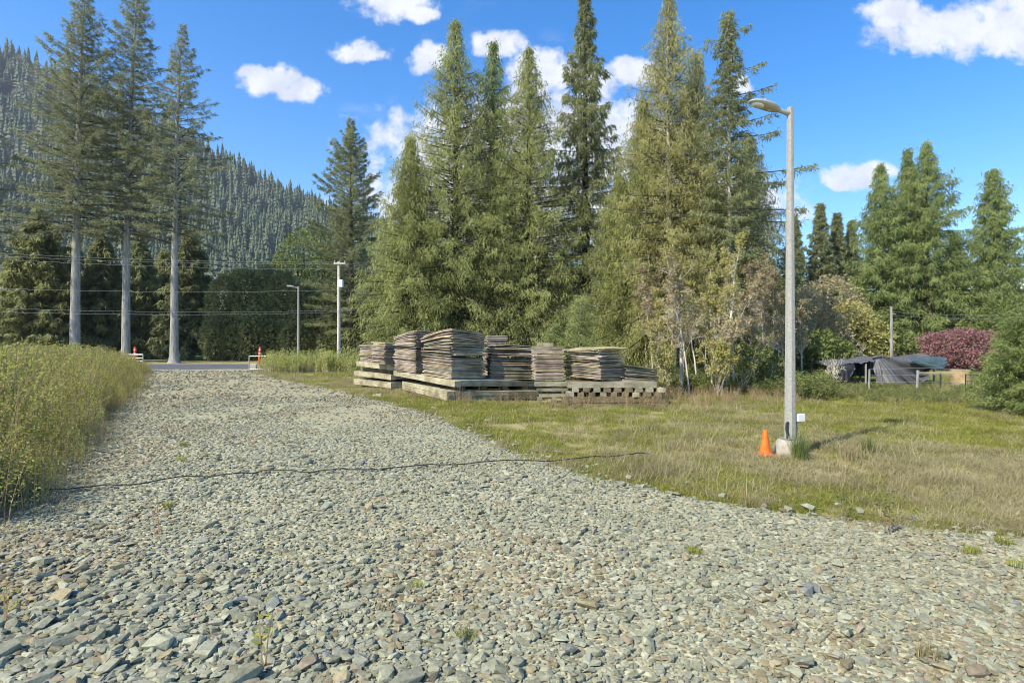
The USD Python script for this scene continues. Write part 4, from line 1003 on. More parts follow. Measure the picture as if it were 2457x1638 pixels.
# utility poles and wires
UY = 44.0
ux = tu(813) * UY
o = thing('utility_pole', 'grey wooden utility pole with a small white box, beyond the road', 'utility pole', (ux, UY, 0), 0)
UH = topz(628, UY)
obj('pole', MB().tube([(0, 0, -.1), (0, 0, UH * .5), (0, 0, UH)], [.15, .125, .10], 10).get(), MAT['bark_pale'], o, smooth=40)
obj('crossarm', MB().box((.1, -.12, UH - .15), (.9, .1, .12), 0, .01).get(), MAT['bark_pale'], o)
obj('transformer_box', MB().box((.2, -.22, topz(681, UY)), (.38, .3, .58), 0, .03).get(), MAT['white_box'], o)
for sx in (-.3, .1, .5):
    obj('insulator', trimesh.creation.cylinder(.04, .16, transform=trimesh.transformations.translation_matrix((sx, -.12, UH - .01))), MAT['galv'], o, smooth=40)
wl = [(597, 630, 641, 'topmost of the overhead wires beyond the road', -.3), (604, 634, 644, 'second overhead wire from the top beyond the road', .1), (612, 646, 652, 'third overhead wire from the top beyond the road', .5),
      (682, 696, 700, 'single overhead wire in the middle, passing the white pole box', 0), (729, 745, 748, 'upper of the two lowest overhead wires beyond the road', 0), (738, 749, 754, 'lowest overhead wire beyond the road', 0)]
for (vl, vp, vr, lab, off) in wl:
    zp = topz(vp, UY)
    Yl = 37.6
    pl = P(0, vl, Yl); pc = np.array([ux + off, UY - .14, zp]); pr = P(960, vr, 47.0)
    ext = pl + (pl - pc) * 0.4
    pts = []
    for a_, b_, n_, sag in ((ext, pc, 30, .35), (pc, pr, 10, .05)):
        s_ = np.linspace(0, 1, n_)
        q_ = a_ + (b_ - a_) * s_[:, None]; q_[:, 2] -= sag * 4 * s_ * (1 - s_)
        pts.append(q_)
    tag(obj('overhead_wire', MB().tube(np.vstack([pts[0], pts[1][1:]]), .007, 5).get(), MAT['wire'], smooth=True), lab, 'wire')
RY_ = 33.0
o = thing('utility_pole', 'thin grey pole rising behind the tarpaulin on the right', 'utility pole', (tu(2140) * RY_, RY_, 0), 0)
RH = topz(735, RY_)
obj('pole', MB().tube([(0, 0, -.1), (-.04, 0, RH)], [.095, .07], 10).get(), MAT['bark'], o, smooth=40)
obj('bracket', MB().box((.1, -.06, RH - .45), (.2, .04, .05), 0, .005).get(), MAT['galv'], o)
for k, (v0, v1, lab) in enumerate([(748, 742, 'upper faint wire running right from the thin pole'), (757, 752, 'lower faint wire running right from the thin pole')]):
    a_ = P(2141, v0, RY_); b_ = P(2600, v1 - 4, 36.0)
    s_ = np.linspace(0, 1, 16)
    q_ = a_ + (b_ - a_) * s_[:, None]; q_[:, 2] -= .3 * 4 * s_ * (1 - s_)
    tag(obj('overhead_wire', MB().tube(q_, .006, 5).get(), MAT['wire'], smooth=True), lab, 'wire')

# ------------------------------------------------------------------ tarpaulin, fence, log, garden gate, white building
TY = 24.4
TX0, TX1 = tu(1996) * TY, tu(2252) * TY
o = thing('tarpaulin_shelter', 'low shelter draped in wrinkled grey and teal tarpaulins on the lawn', 'tarpaulin', ((TX0 + TX1) / 2, TY, 0), 0)
tw = TX1 - TX0
def roof_front(a): return np.interp(a, [0, .12, .3, .42, .5, .62, .8, .93, 1], [topz(v, TY) for v in (877, 873, 871, 864, 859, 862, 860, 857, 859)])
def sheet(A, B, zf, th=0.01):
    pass
ag, bg = np.meshgrid(np.linspace(0, 1, 90), np.linspace(0, 1, 26), indexing='ij')
fold = meshkit.fbm(np.stack([ag * 26 + bg * 3, bg * 2.2 + ag * 2, ag * 0], -1), 3, 11) - .5
RXs = -tw / 2 + ag * tw; RYs = bg * 2.2
RZs = roof_front(ag) + .16 * np.sin(bg * PI) * (0.6 + .5 * np.sin(ag * 7)) + .22 * fold - .08 * bg
obj('roof_sheet', grid_mesh(RXs, RYs, RZs), MAT['tarp'], o, smooth=True)
# hanging front: folds fan out from the high point
ag, bg = np.meshgrid(np.linspace(.37, .975, 110), np.linspace(0, 1, 30), indexing='ij')
zt = roof_front(ag)
low = np.interp(ag, [.37, .42, .6, .80, .86, .9, 1], [topz(v, TY - .3) for v in (921, 926, 926, 924, 905, 890, 884)])
cx_ = .42
fan = np.arctan2((ag - cx_) * 5.2, bg * 1.25 + .18)
fold = meshkit.fbm(np.stack([fan * 8.0, bg * .6, ag * 0], -1), 3, 12) - .5
out = .05 + bg * .42 * np.exp(-((ag - .46) / .2) ** 2) + bg * .12
CX = -tw / 2 + ag * tw; CY = -out + .75 * fold * (0.25 + bg); CZ = zt + (low - zt) * bg + .03 + .05 * fold
obj('front_drape', grid_mesh(CX, CY, CZ), MAT['tarp'], o, smooth=True)
ag, bg = np.meshgrid(np.linspace(.66, 1.0, 60), np.linspace(0, 1, 16), indexing='ij')
zt = roof_front(ag) + .045
low = np.interp(ag, [.66, .8, .95, 1], [topz(v, TY - .4) for v in (868, 880, 890, 874)])
fold = meshkit.fbm(np.stack([ag * 6, bg * 6 - ag * 9, ag * 0], -1), 3, 13) - .5
obj('teal_flap', grid_mesh(-tw / 2 + ag * tw + .03, -.30 - .18 * bg + .2 * fold - .12 * np.sin(bg * 3), zt + (low - zt) * bg), MAT['tarp_teal'], o, smooth=True)
ag, bg = np.meshgrid(np.linspace(.02, .21, 30), np.linspace(0, 1, 14), indexing='ij')
zt = roof_front(ag) - .01
low = np.interp(ag, [0, .04, .15, .21], [topz(v, TY) for v in (890, 914, 912, 884)])
fold = meshkit.fbm(np.stack([ag * 60, bg * 1.2, ag * 0], -1), 2, 14) - .5
obj('side_drape', grid_mesh(-tw / 2 + ag * tw, -.03 - .06 * bg + .12 * fold, zt + (low - zt) * bg), MAT['tarp_dark'], o, smooth=True)
obj('back_drape', grid_mesh(*np.broadcast_arrays((-tw / 2 + np.linspace(.35, 1, 40) * tw)[:, None], 2.15 + .05 * np.sin(np.arange(40) * 1.3)[:, None] + np.linspace(0, .1, 4)[None], np.linspace(0.25, .97, 4)[None] * (roof_front(np.linspace(.35, 1, 40)) - .03)[:, None])), MAT['tarp_dark'], o, smooth=True)
for a in (.05, .33, .62, .97):
    for y in (.08, 2.1):
        zz_ = float(roof_front(a)) - .05
        obj('prop', MB().tube([(-tw / 2 + a * tw, y, -.05), (-tw / 2 + a * tw, y, zz_)], .04, 6).get(), MAT['bark'], o, smooth=40)
obj('covered_crate', MB().box((-tw / 2 + .13 * tw, .9, .36), (.75, .9, .72), .1, .02).get(), MAT['timber_brown'], o)
obj('ridge_bundle', MB().tube([(-tw / 2 + .42 * tw, .3, float(roof_front(.45)) + .06), (-tw / 2 + .48 * tw, .2, float(roof_front(.48)) + .10), (-tw / 2 + .56 * tw, .3, float(roof_front(.55)) + .05)], .06, 7).get(), MAT['tarp'], o, smooth=True)

for k, (u, v0, Y, r, m, lab) in enumerate([(2085, 886, 21.6, .035, 'bark', 'weathered fence post in front of the tarpaulin, leftmost'), (2201, 888, 21.8, .05, 'bark', 'thick weathered fence post at the right of the tarpaulin'),
                                         (2256, 895, 22.0, .03, 'black', 'thin dark fence post between the tarpaulin and the log'), (2378, 900, 23.5, .035, 'bark', 'grey fence post right of the black garden gate')]):
    tag(obj('fence_post', MB().tube([(tu(u) * Y, Y, -.05), (tu(u) * Y + .02, Y, topz(v0, Y))], r, 7).get(), MAT[m], smooth=40), lab, 'fence post')
tag(obj('rail', MB().box(((tu(2204) + tu(2285)) / 2 * 22.0, 21.98, topz(894.5, 22)), ((tu(2285) - tu(2204)) * 22.0, .05, .085), -.02, .006).get(), MAT['ply_yellow']), 'pale plank nailed level between the thick fence post and the log', 'rail')
LYg = 25.0
o = thing('log_round', 'upright round of freshly sawn log standing on the lawn', 'log', (tu(2304) * LYg, LYg, 0), .3)
lr = .375; lh = topz(887, LYg)
cyl = trimesh.creation.cylinder(lr, lh, sections=28, transform=trimesh.transformations.translation_matrix((0, 0, lh / 2)))
cyl = cyl.subdivide()
cv = np.array(cyl.vertices); cv[:, :2] *= (1 + .06 * (meshkit.fbm(np.stack([cv[:, 0] * 4, cv[:, 1] * 4, cv[:, 2] * .6], -1), 3, 6) - .5))[:, None]
obj('trunk_round', (cv, cyl.faces), MAT['fresh_wood'], o, smooth=35)
obj('cut_face', trimesh.creation.cylinder(lr * .94, .012, sections=28, transform=trimesh.transformations.translation_matrix((0, 0, lh + .006))), MAT['ply_yellow'], o)
GY = 21.0
gx0, gx1 = tu(2317) * GY, tu(2369) * GY
o = thing('garden_gate', 'small black metal garden gate with thin bars right of the log', 'gate', ((gx0 + gx1) / 2, GY, 0), 0)
gw = gx1 - gx0; gh = topz(899, GY)
for sx in (-1, 1): obj('post', MB().tube([(sx * gw / 2, 0, -.05), (sx * gw / 2, 0, gh + .03)], .018, 8).get(), MAT['black'], o, smooth=40)
for q in (.985, .66, .12): obj('rail', MB().tube([(-gw / 2, 0, gh * q), (gw / 2, 0, gh * q)], .012, 6).get(), MAT['black'], o, smooth=40)
for k in range(11): obj('bar', MB().tube([(-gw / 2 + gw * (k + 1) / 12, 0, gh * .12), (-gw / 2 + gw * (k + 1) / 12, 0, gh * .66)], .006, 5).get(), MAT['black'], o)
fw = MB()
for q in (.35, .62, .86):
    fw.tube([(tu(2085) * 21.6, 21.6, q), (tu(2201) * 21.8, 21.8, q + .01), (tu(2256) * 22.0, 22.0, q), (tu(2317) * GY, GY, q)], .005, 4)
tag(obj('fence_wire', fw.get(), MAT['wire']), 'thin sagging wires strung between the garden fence posts', 'fence wire')
BY = 44.0
bx0 = tu(2440) * BY
o = thing('white_building', 'corner of a white building showing between shrubs at the right edge', 'building', (bx0 + 2.6, BY + 2, 0), 0)
zb0 = topz(812, BY)
obj('wall', MB().box((0, 0, zb0 / 2), (5.2, 4.0, zb0)).get(), MAT['white_box'], o)
obj('roof', (np.array([(-2.9, -2.3, zb0), (2.9, -2.3, zb0), (2.9, 2.3, zb0), (-2.9, 2.3, zb0), (-2.9, 0, zb0 + 1.1), (2.9, 0, zb0 + 1.1)]) + [0, 0, .004], np.array([[0, 1, 5], [0, 5, 4], [2, 3, 4], [2, 4, 5], [0, 4, 3], [1, 2, 5], [0, 3, 2], [0, 2, 1]])), MAT['asphalt'], o)
w_ = obj('window', MB().box((-1.4, -2.005, zb0 * .6), (1.0, .05, .8)).get(), MAT['black'], o)
obj('frame', MB().box((-1.4, -2.02, zb0 * .6 + .44), (1.16, .06, .08)).box((-1.4, -2.02, zb0 * .6 - .44), (1.16, .06, .08)).box((-1.94, -2.022, zb0 * .6), (.08, .06, .8)).box((-.86, -2.022, zb0 * .6), (.08, .06, .8)).get(), MAT['white_box'], w_)

# farm fence far beyond the road
for k in range(7):
    x = -34 + k * 2.4
    tag(obj('fence_post', MB().tube([(x, 61.0, -.05), (x, 61.0, 1.1)], .06, 6).get(), MAT['bark_pale'], smooth=40), 'post of the rail fence on the bright lawn beyond the road', 'fence post', 'posts of the rail fence beyond the road')
for q, lab in ((.45, 'lower rail of the fence on the lawn beyond the road'), (.9, 'upper rail of the fence on the lawn beyond the road')):
    tag(obj('rail', MB().box((-27, 60.93, q), (15, .05, .13)).get(), MAT['bark_pale']), lab, 'rail')

# ------------------------------------------------------------------ gravel
def stone_shape(rng, flat=.46):
    d_ = unit(rng.normal(size=(17, 3)))
    p = np.sign(d_) * np.abs(d_) ** .68 * rng.uniform(.80, 1.0, (17, 1)) * np.array([1, rng.uniform(.62, .9), flat * rng.uniform(.75, 1.15)])
    h = trimesh.convex.convex_hull(p)
    return np.array(h.vertices), np.array(h.faces)
srng = np.random.default_rng(700)
SHAPES = [stone_shape(srng) for _ in range(18)]
protos, pmat = [], []
wts = [10, 8, 5, .9, .8, .9, .7]
for mi, sm in enumerate(STONE_MATS):
    for q in range(4 if mi < 3 else 2):
        protos.append(('pebble', SHAPES[(mi * 3 + q) % len(SHAPES)], sm, False)); pmat.append(mi)
pmat = np.array(pmat)
pw = np.array([wts[m] / np.sum(pmat == m) for m in pmat]); pw /= pw.sum()
pw_dirt = np.array([[3, 3, 3, 4, 3, .5, 6][m] / np.sum(pmat == m) for m in pmat], float); pw_dirt /= pw_dirt.sum()
pos, scl, ix = [], [], []
def nz2(x, y, s, seed): return meshkit.fbm(np.stack([x * s, y * s, np.zeros_like(x)], -1), 3, seed)
def coarse(x, y):
    """how coarse the stone is: big near the left foreground, fine at the right and on the wheel tracks"""
    a = np.clip((1.2 - x) / 2.5, 0, 1) * np.clip((5.6 - y) / 2.6, 0, 1)
    b = np.clip((nz2(x, y, .55, 21) - .45) * 2.4, 0, 1)
    return np.clip(.85 * a + .45 * b, 0, 1.2)
for (y0, y1, sp, fl) in ((1.7, 4.3, .035, .0), (4.3, 6.4, .040, .0), (6.4, 9.5, .052, .028), (9.5, 13, .064, .038), (13, 18, .086, .054), (18, 25, .115, .075), (25, 36.5, .155, .098)):
    ny_ = int((y1 - y0) / sp); xm = 1.0 * y1 + .4
    nx_ = int(2 * xm / sp)
    X, Yg = np.meshgrid((np.arange(nx_) + .5) * sp - xm, y0 + (np.arange(ny_) + .5) * sp)
    X = (X + srng.uniform(-.5, .5, X.shape) * sp).ravel(); Yg = (Yg + srng.uniform(-.5, .5, Yg.shape) * sp).ravel()
    k = (np.abs(X) < .93 * Yg + .35) & on_drive(X, Yg, .05 + np.abs(srng.normal(0, .22, X.shape)))
    k &= ~((Yg > 11) & (nz2(X, Yg, .5, 23) + .012 * (Yg - 14) > .52) & (srng.uniform(0, 1, X.shape) < .7))
    X, Yg = X[k], Yg[k]
    c = coarse(X, Yg)
    s_ = (.0175 + .011 * c) * np.exp(srng.normal(0, .42, len(X)))
    s_ = np.maximum(s_, fl * .62 * np.exp(srng.normal(0, .25, len(X))))
    # thin out where the ground under the gravel shows: dirt patches
    pos.append(np.stack([X, Yg, drive_z(X, Yg) + s_ * srng.uniform(-.05, .4, len(X))], 1)); scl.append(s_)
# bigger stones strewn on top
X = srng.uniform(-6, 5, 14000); Yg = 1.7 + 7.5 * srng.uniform(0, 1, 14000) ** 1.2
c = coarse(X, Yg)
k = (np.abs(X) < .93 * Yg + .35) & on_drive(X, Yg, .1) & (srng.uniform(0, 1, 14000) < .12 + .8 * c)
X, Yg, c = X[k], Yg[k], c[k]
big = (.025 + .017 * c) * np.exp(srng.normal(0, .36, len(X)))
big = np.minimum(big, .085)
bigpos = np.stack([X, Yg, drive_z(X, Yg) + big * srng.uniform(.12, .45, len(X))], 1)
# edge line of larger stones at the right rim, and along the left rim
E = []
for t in np.linspace(0, 1, 260):
    y = 5.3 + 10 * t ** 1.3
    for sgn, e in ((1, edge_right(y)), (-1, edge_left(y))):
        E.append((e + srng.normal(0, .3) - .15 * sgn, y + srng.normal(0, .15)))
E = np.array(E); es = .032 * np.exp(srng.normal(0, .45, len(E)))
bigpos = np.vstack([bigpos, np.stack([E[:, 0], E[:, 1], .03 + es * .3], 1)]); big = np.concatenate([big, es])
appear = big / bigpos[:, 1]
inview = (np.abs(bigpos[:, 0]) < .9 * bigpos[:, 1]) & (bigpos[:, 1] > CAM_H / .6 * .98)
order = np.argsort(-(appear * inview))
single, rest = order[:300], order[300:]
for i in single:
    m_ = int(srng.choice(len(STONE_MATS), p=np.array(wts) / sum(wts)))
    v, f = stone_shape(srng, .48)
    a = srng.uniform(0, 2 * PI); v = (v * big[i]) @ trimesh.transformations.euler_matrix(srng.normal(0, .22), srng.normal(0, .22), a)[:3, :3].T + bigpos[i]
    # one chamfer level so that edges catch light softly
    obj('stone', (v, f), STONE_MATS[m_], drive)
pos.append(bigpos[rest]); scl.append(big[rest])
pos = np.vstack(pos); scl = np.concatenate(scl)
dg = G(350, 1215)
dirt = (nz2(pos[:, 0], pos[:, 1], .42, 31) + srng.normal(0, .05, len(pos)) + .12 * np.clip((pos[:, 0] - 2.2) / 1.5, 0, 1.3) + .16 * np.clip((pos[:, 1] - 12) / 9, 0, 1)
        + .22 * np.exp(-(((pos[:, 0] - dg[0]) / .9) ** 2 + ((pos[:, 1] - dg[1]) / .5) ** 2))) > .60
ix = np.where(dirt, srng.choice(len(protos), len(pos), p=pw_dirt), srng.choice(len(protos), len(pos), p=pw))
sc3 = scl[:, None] * np.stack([srng.uniform(.8, 1.35, len(pos)), srng.uniform(.75, 1.1, len(pos)), srng.uniform(.75, 1.15, len(pos))], 1)
tag(scatter('gravel', protos, pos, srng.uniform(0, 2 * PI, len(pos)), np.abs(srng.normal(0, .26, len(pos))), sc3, ix), 'grey crushed stone covering the drive', None, None, 'stuff')
# rocks lying by the verge
for k, (u, v, s_, lab) in enumerate([(40, 1197, .16, 'flat green-grey rock at the left rim under the tall weeds'), (908, 953, .22, 'pale rock on the verge at the left end of the timber mats'), (1172, 1012, .12, 'small pale rock on the grass in front of the pile'), (1040, 982, .13, 'small rock on the verge below the near corner of the mats'), (205, 1040, .14, 'rock half hidden at the foot of the left weeds')]):
    r_ = np.random.default_rng(760 + k); g = G(u, v)
    vv, ff = stone_shape(r_, .5)
    m = trimesh.Trimesh(vv, ff).subdivide()
    tag(obj('rock', (np.array(m.vertices) * s_ + [g[0], g[1], s_ * .22], m.faces), STONE_MATS[[0, 2, 2, 3, 4][k]]), lab, 'rock')

# ------------------------------------------------------------------ grass, weeds
def tuft(rng, n, h, spread, w, bend=.5, lean=.35):
    az = rng.uniform(0, 2 * PI, n); r = spread * np.sqrt(rng.uniform(0, 1, n)); a2 = rng.uniform(0, 2 * PI, n)
    b = np.stack([r * np.cos(a2), r * np.sin(a2), np.zeros(n) - .01], 1)
    hh = h * rng.uniform(.45, 1.1, n); l_ = lean * rng.uniform(.2, 1.6, n)
    d = np.stack([np.cos(az), np.sin(az), np.zeros(n)], 1)
    mid = b + d * (hh * l_ * .4)[:, None] + np.array([0, 0, 1.0]) * (hh * .6)[:, None]
    tip = b + d * (hh * (l_ + bend * rng.uniform(.2, 1, n)))[:, None] + np.array([0, 0, 1.0]) * (hh * rng.uniform(.7, 1.0, n))[:, None]
    s_ = np.stack([-np.sin(az), np.cos(az), np.zeros(n)], 1) * (w * rng.uniform(.6, 1.3, n))[:, None] / 2
    v = np.stack([b - s_, b + s_, mid + s_ * .7, mid - s_ * .7, tip], 1).reshape(-1, 3)
    f = np.arange(n)[:, None, None] * 5 + np.array([[[0, 1, 2], [0, 2, 3], [3, 2, 4]]])
    return v, f.reshape(-1, 3)

grng = np.random.default_rng(800)
def field_points(n, ymin, ymax, power=1.0, margin=.0):
    y = ymin + (ymax - ymin) * grng.uniform(0, 1, n) ** power
    x = grng.uniform(-.95, .97, n) * y
    k = (x > edge_right(y) + wobble(x, y) + margin - np.abs(grng.normal(0, .28, n)))
    return x[k], y[k]
gp = [('grass_tuft', tuft(grng, 46, .075, .13, .0065, .6, .5), MAT['grass_green'], False) for _ in range(4)]
dp = [('dry_tuft', tuft(grng, 34, .105, .15, .0055, .9, .8), MAT['grass_dry'], False) for _ in range(4)]
x, y = field_points(90000, 5.0, 37.0, 1.55)
k = ~((np.abs(x - 1) < 3.3) & (y > 18.5) & (y < 21))
x, y = x[k], y[k]
dry = nz2(x, y, .33, 41) + .35 * (nz2(x, y, 1.6, 42) - .5) + grng.normal(0, .05, len(x)) + .06 * np.exp(-((y - 8.2) / 2.0) ** 2) * (x > 4) - .05 * (x > 9) - .02 - .05 * np.exp(-((y - 7.3) / .7) ** 2) * (x < 5)
isdry = grng.uniform(0, 1, len(x)) < np.clip(.36 + 2.2 * (dry - .54), .08, .74)
bare = (nz2(x, y, .8, 43) > .62) & (grng.uniform(0, 1, len(x)) < .75)
x, y, isdry = x[~bare], y[~bare], isdry[~bare]
sz = np.clip(.75 + .035 * y, .8, 2.0) * grng.uniform(.55, 1.35, len(x))
for nm, sel, pr, lab in (('green_grass', ~isdry, gp, 'short olive green grass and moss covering the field'), ('dry_grass', isdry, dp, 'matted tan dead grass lying over the field')):
    xs_, ys_ = x[sel], y[sel]
    ss_ = sz[sel]
    tag(scatter(nm, pr, np.stack([xs_, ys_, gz(xs_, ys_)], 1), grng.uniform(0, 2 * PI, len(xs_)), np.abs(grng.normal(0, .12, len(xs_))), np.stack([ss_, ss_, ss_ * grng.uniform(.7, 1.3, len(ss_))], 1), grng.integers(0, 4, len(xs_))), lab, None, None, 'stuff')
# long arching dead grass
lp = [('long_blades', tuft(grng, 26, .34, .18, .006, 1.1, .7), MAT['grass_dry'], False) for _ in range(3)]
x, y = field_points(9000, 5.6, 26, 1.2, .6)
keep = ((nz2(x, y, .5, 44) > .54) & (grng.uniform(0, 1, len(x)) < .28)) | ((y > 17) & (grng.uniform(0, 1, len(x)) < .25))
keep &= ~((x > -6) & (x < 4.6) & (y > 13.5) & (y < 24))
keep &= ~((np.abs(x - LX_) < .8) & (y < 9.6) & (y > 8.6))
x, y = x[keep], y[keep]
tag(scatter('long_dry_grass', lp, np.stack([x, y, gz(x, y)], 1), grng.uniform(0, 2 * PI, len(x)), np.abs(grng.normal(0, .2, len(x))), grng.uniform(.5, 1.25, len(x)), grng.integers(0, 3, len(x))), 'long arching straw-coloured grass in the field', None, None, 'stuff')
# brambles and undergrowth at the back of the field
def leafy_stalks(rng, n, h, spread, nl, L, W, lean=.25):
    st = []
    K = 5; q = np.linspace(0, 1, K)
    for i in range(n):
        a = rng.uniform(0, 2 * PI); r = spread * math.sqrt(rng.uniform()); hh = h * rng.uniform(.55, 1.05); a2 = rng.uniform(0, 2 * PI); le = hh * lean * rng.uniform(.1, 1.4)
        st.append(np.stack([r * math.cos(a) + math.cos(a2) * le * q ** 1.6, r * math.sin(a) + math.sin(a2) * le * q ** 1.6, hh * q * (1 - .06 * q)], 1))
    st = np.array(st)
    stems = tubes(st, np.tile(np.linspace(.006, .0022, K), (n, 1)), 3)
    si = np.repeat(np.arange(n), nl); s_ = rng.uniform(.22, 1, len(si)); fi = s_ * (K - 1); i0 = np.minimum(fi.astype(int), K - 2); fr = (fi - i0)[:, None]
    p = st[si, i0] * (1 - fr) + st[si, i0 + 1] * fr
    az = rng.uniform(0, 2 * PI, len(si))
    d = unit(np.stack([np.cos(az), np.sin(az), rng.uniform(-.2, .9, len(si))], 1))
    p = p + d * rng.uniform(0, .05, (len(si), 1))
    return stems, leaves(p, d, L * rng.uniform(.5, 1.3, len(si)), W * rng.uniform(.6, 1.2, len(si)), rng, diamond=True)
def plant_protos(name, n_proto, stem_mat, leaf_mat, *a, **k):
    out = []
    for _ in range(n_proto):
        s_, l_ = leafy_stalks(grng, *a, **k)
        out.append([(name + '_stems', s_, MAT[stem_mat], False), (name + '_leaves', l_, MAT[leaf_mat], False)])
    return out
def scatter_plants(name, plants, pos, scale, label):
    """stems and leaves of each plant share one placement"""
    n = len(pos); which = grng.integers(0, len(plants), n); yaw = grng.uniform(0, 2 * PI, n); tl = np.abs(grng.normal(0, .08, n))
    pr = [p for pl in plants for p in pl]
    P2 = np.repeat(pos, 2, 0); S2 = np.repeat(scale, 2, 0)
    path = scatter(name, pr, P2, np.repeat(yaw, 2), np.zeros(2 * n), S2, np.stack([which * 2, which * 2 + 1], 1).ravel())
    return tag(path, label, None, None, 'stuff')
br = plant_protos('bramble', 4, 'twig_red', 'bramble', 9, .7, .35, 34, .085, .05, lean=.9)
yb = 17.2 + 9 * grng.uniform(0, 1, 2600); xb = grng.uniform(3.2, 24, 2600)
k = (xb < .97 * yb) & (yb > 20.6 - .55 * np.clip(xb - 5, -2, 7)) & ~((xb > TX0 - .4) & (xb < TX1 + .4) & (yb > 23.2)) & (nz2(xb, yb, .5, 51) > .40)
k &= ~((xb > tu(2235) * yb) & (yb > 22.0) & (xb < tu(2390) * yb))
xb, yb = xb[k], yb[k]
sb = grng.uniform(.45, 1.15, len(xb)); sb = np.where((xb / yb > tu(1985)) & (xb / yb < tu(2392)), sb * .42, sb); kk = ~((xb / yb > tu(1985)) & (xb / yb < tu(2392)) & (grng.uniform(0, 1, len(xb)) < .45)); xb, yb, sb = xb[kk], yb[kk], sb[kk]
scatter_plants('undergrowth', br, np.stack([xb, yb, gz(xb, yb)], 1), sb, 'brambles and low leafy plants at the back of the field')
bs = plant_protos('dead_stalk', 3, 'twig_red', 'bud', 7, .75, .16, 5, .05, .02, lean=.4)
xa = grng.uniform(-3.5, 6.5, 130); ya = 16.35 + .035 * np.abs(xa - 3) + grng.uniform(-.5, .35, 130) + np.clip(-(xa - .8) * .55, 0, 3)
xw = grng.uniform(4.2, 9, 260); yw = grng.uniform(17.5, 20.5, 260)
xa = np.concatenate([xa, xw]); ya = np.concatenate([ya, yw])
k = on_drive(xa, ya, .2); xa, ya = xa[~k], ya[~k]
scatter_plants('dead_stalks', bs, np.stack([xa, ya, gz(xa, ya)], 1), grng.uniform(.25, .8, len(xa)), 'dead weed stalks along the foot of the pile')
# verge by the gate: taller whitish weeds
vs = plant_protos('verge_weed', 3, 'twig', 'weed', 7, 1.0, .2, 34, .07, .032, lean=.2)
xv = grng.uniform(-17, -8.5, 330); yv = grng.uniform(33.5, 37.5, 330)
k = ~on_drive(xv, yv, .2); xv, yv = xv[k], yv[k]
scatter_plants('verge_weeds', vs, np.stack([xv, yv, 0 * xv], 1), grng.uniform(.6, 1.6, len(xv)), 'tall weeds on the verge beside the road, right of the entrance')

# the stand of tall yellow-green weeds on the left
wp = plant_protos('tall_weed', 9, 'twig_red', 'weed', 7, 1.0, .20, 22, .046, .020, lean=.28)
yl = 5.6 + 31.5 * grng.uniform(0, 1, 9000) ** 1.15
xl = edge_left(yl) - 9.5 * grng.uniform(0, 1, 9000) ** 1.2 + grng.normal(0, .28, 9000) + .1 + 1.0 * (nz2(yl, yl, .45, 71) - .5)
k = (xl > -1.05 * yl - 1.0)
xl, yl = xl[k], yl[k]
ins = np.clip((edge_left(yl) - xl) / 2.2, 0, 1)
sw = (0.65 + 0.75 * ins ** .7) * grng.uniform(.5, 1.28, len(xl)) * np.interp(yl, [6, 12, 36], [1.10, 1.06, .95]) * (.80 + .45 * nz2(xl, yl, .5, 72))
scatter_plants('tall_weeds', wp, np.stack([xl, yl, 0 * xl - .02], 1), np.stack([sw * .95, sw * .95, sw], 1), 'dense stand of tall yellow-green weeds left of the drive')
x = edge_left(np.linspace(5, 34, 1500)) + grng.normal(0, .35, 1500); y = np.linspace(5, 34, 1500)
tag(scatter('rim_grass', dp, np.stack([x, y, 0 * x + .03], 1), grng.uniform(0, 2 * PI, 1500), np.abs(grng.normal(0, .2, 1500)), grng.uniform(.6, 1.5, 1500), grng.integers(0, 4, 1500)), 'dead grass along the left rim of the drive', None, None, 'stuff')

# single plants one can point to
def single_plant(name, label, cat, g, h, stem_mat, leaf_mat, seed, n=1, spread=.02, nl=30, L=.06, W=.03, lean=.15):
    r_ = np.random.default_rng(seed)
    o = thing(name, label, cat, g, 0)
    s_, l_ = leafy_stalks(r_, n, h, spread, nl, L, W, lean)
    obj('stem', s_, MAT[stem_mat], o); obj('leaves', l_, MAT[leaf_mat], o)
g = G(92, 1000); single_plant('sapling', 'tall red-stemmed seedling with yellow leaves rising above the left weeds', 'plant', (tu(92) * 12.2, 12.2, 0), 2.2, 'twig_red', 'weed', 901, 1, .02, 26, .14, .07, .05)
g = G(375, 1285, .05); single_plant('seedling', 'thin bare red seedling growing from the gravel on the left', 'plant', g, .42, 'twig_red', 'bud_red', 902, 2, .03, 8, .03, .012)
g = G(628, 1600, .06); single_plant('seedling', 'yellow-green leafed seedling in the foreground stones', 'plant', g, .40, 'twig_red', 'weed', 903, 2, .03, 16, .05, .022)
g = G(2022, 1250, .03); single_plant('seedling', 'green seedling at the ragged right rim of the gravel', 'plant', g, .38, 'twig_red', 'bramble', 904, 2, .05, 20, .045, .02)
g = G(2122, 1280, .03); single_plant('seedling', 'taller green seedling right of the other on the gravel rim', 'plant', g, .46, 'twig_red', 'bramble', 905, 3, .05, 18, .045, .02)
g = G(8, 1500, .05); single_plant('seedling', 'reddish seedling at the left picture edge in the stones', 'plant', g, .35, 'twig_red', 'weed', 906, 3, .05, 10, .04, .02)
g = G(1790, 1215, .03); single_plant('seedling', 'low dry seedling on the stones left of the rim', 'plant', g, .28, 'twig_red', 'bud_red', 907, 4, .05, 6, .03, .012)
def tussock(label, u, v, h, seed, m='grass_green', n=170, sp=.12, name='grass_tussock', z=0.0, w=.008):
    r_ = np.random.default_rng(seed); g = G(u, v, z)
    tv_, tf_ = tuft(r_, n, h, sp, w, .5, .35)
    tag(obj(name, (tv_ + g, tf_), MAT[m]), label, 'grass')
tussock('upright rushy tussock growing against the right side of the lamp footing', 1918, 1108, .62, 910, 'bramble', 220, .11)
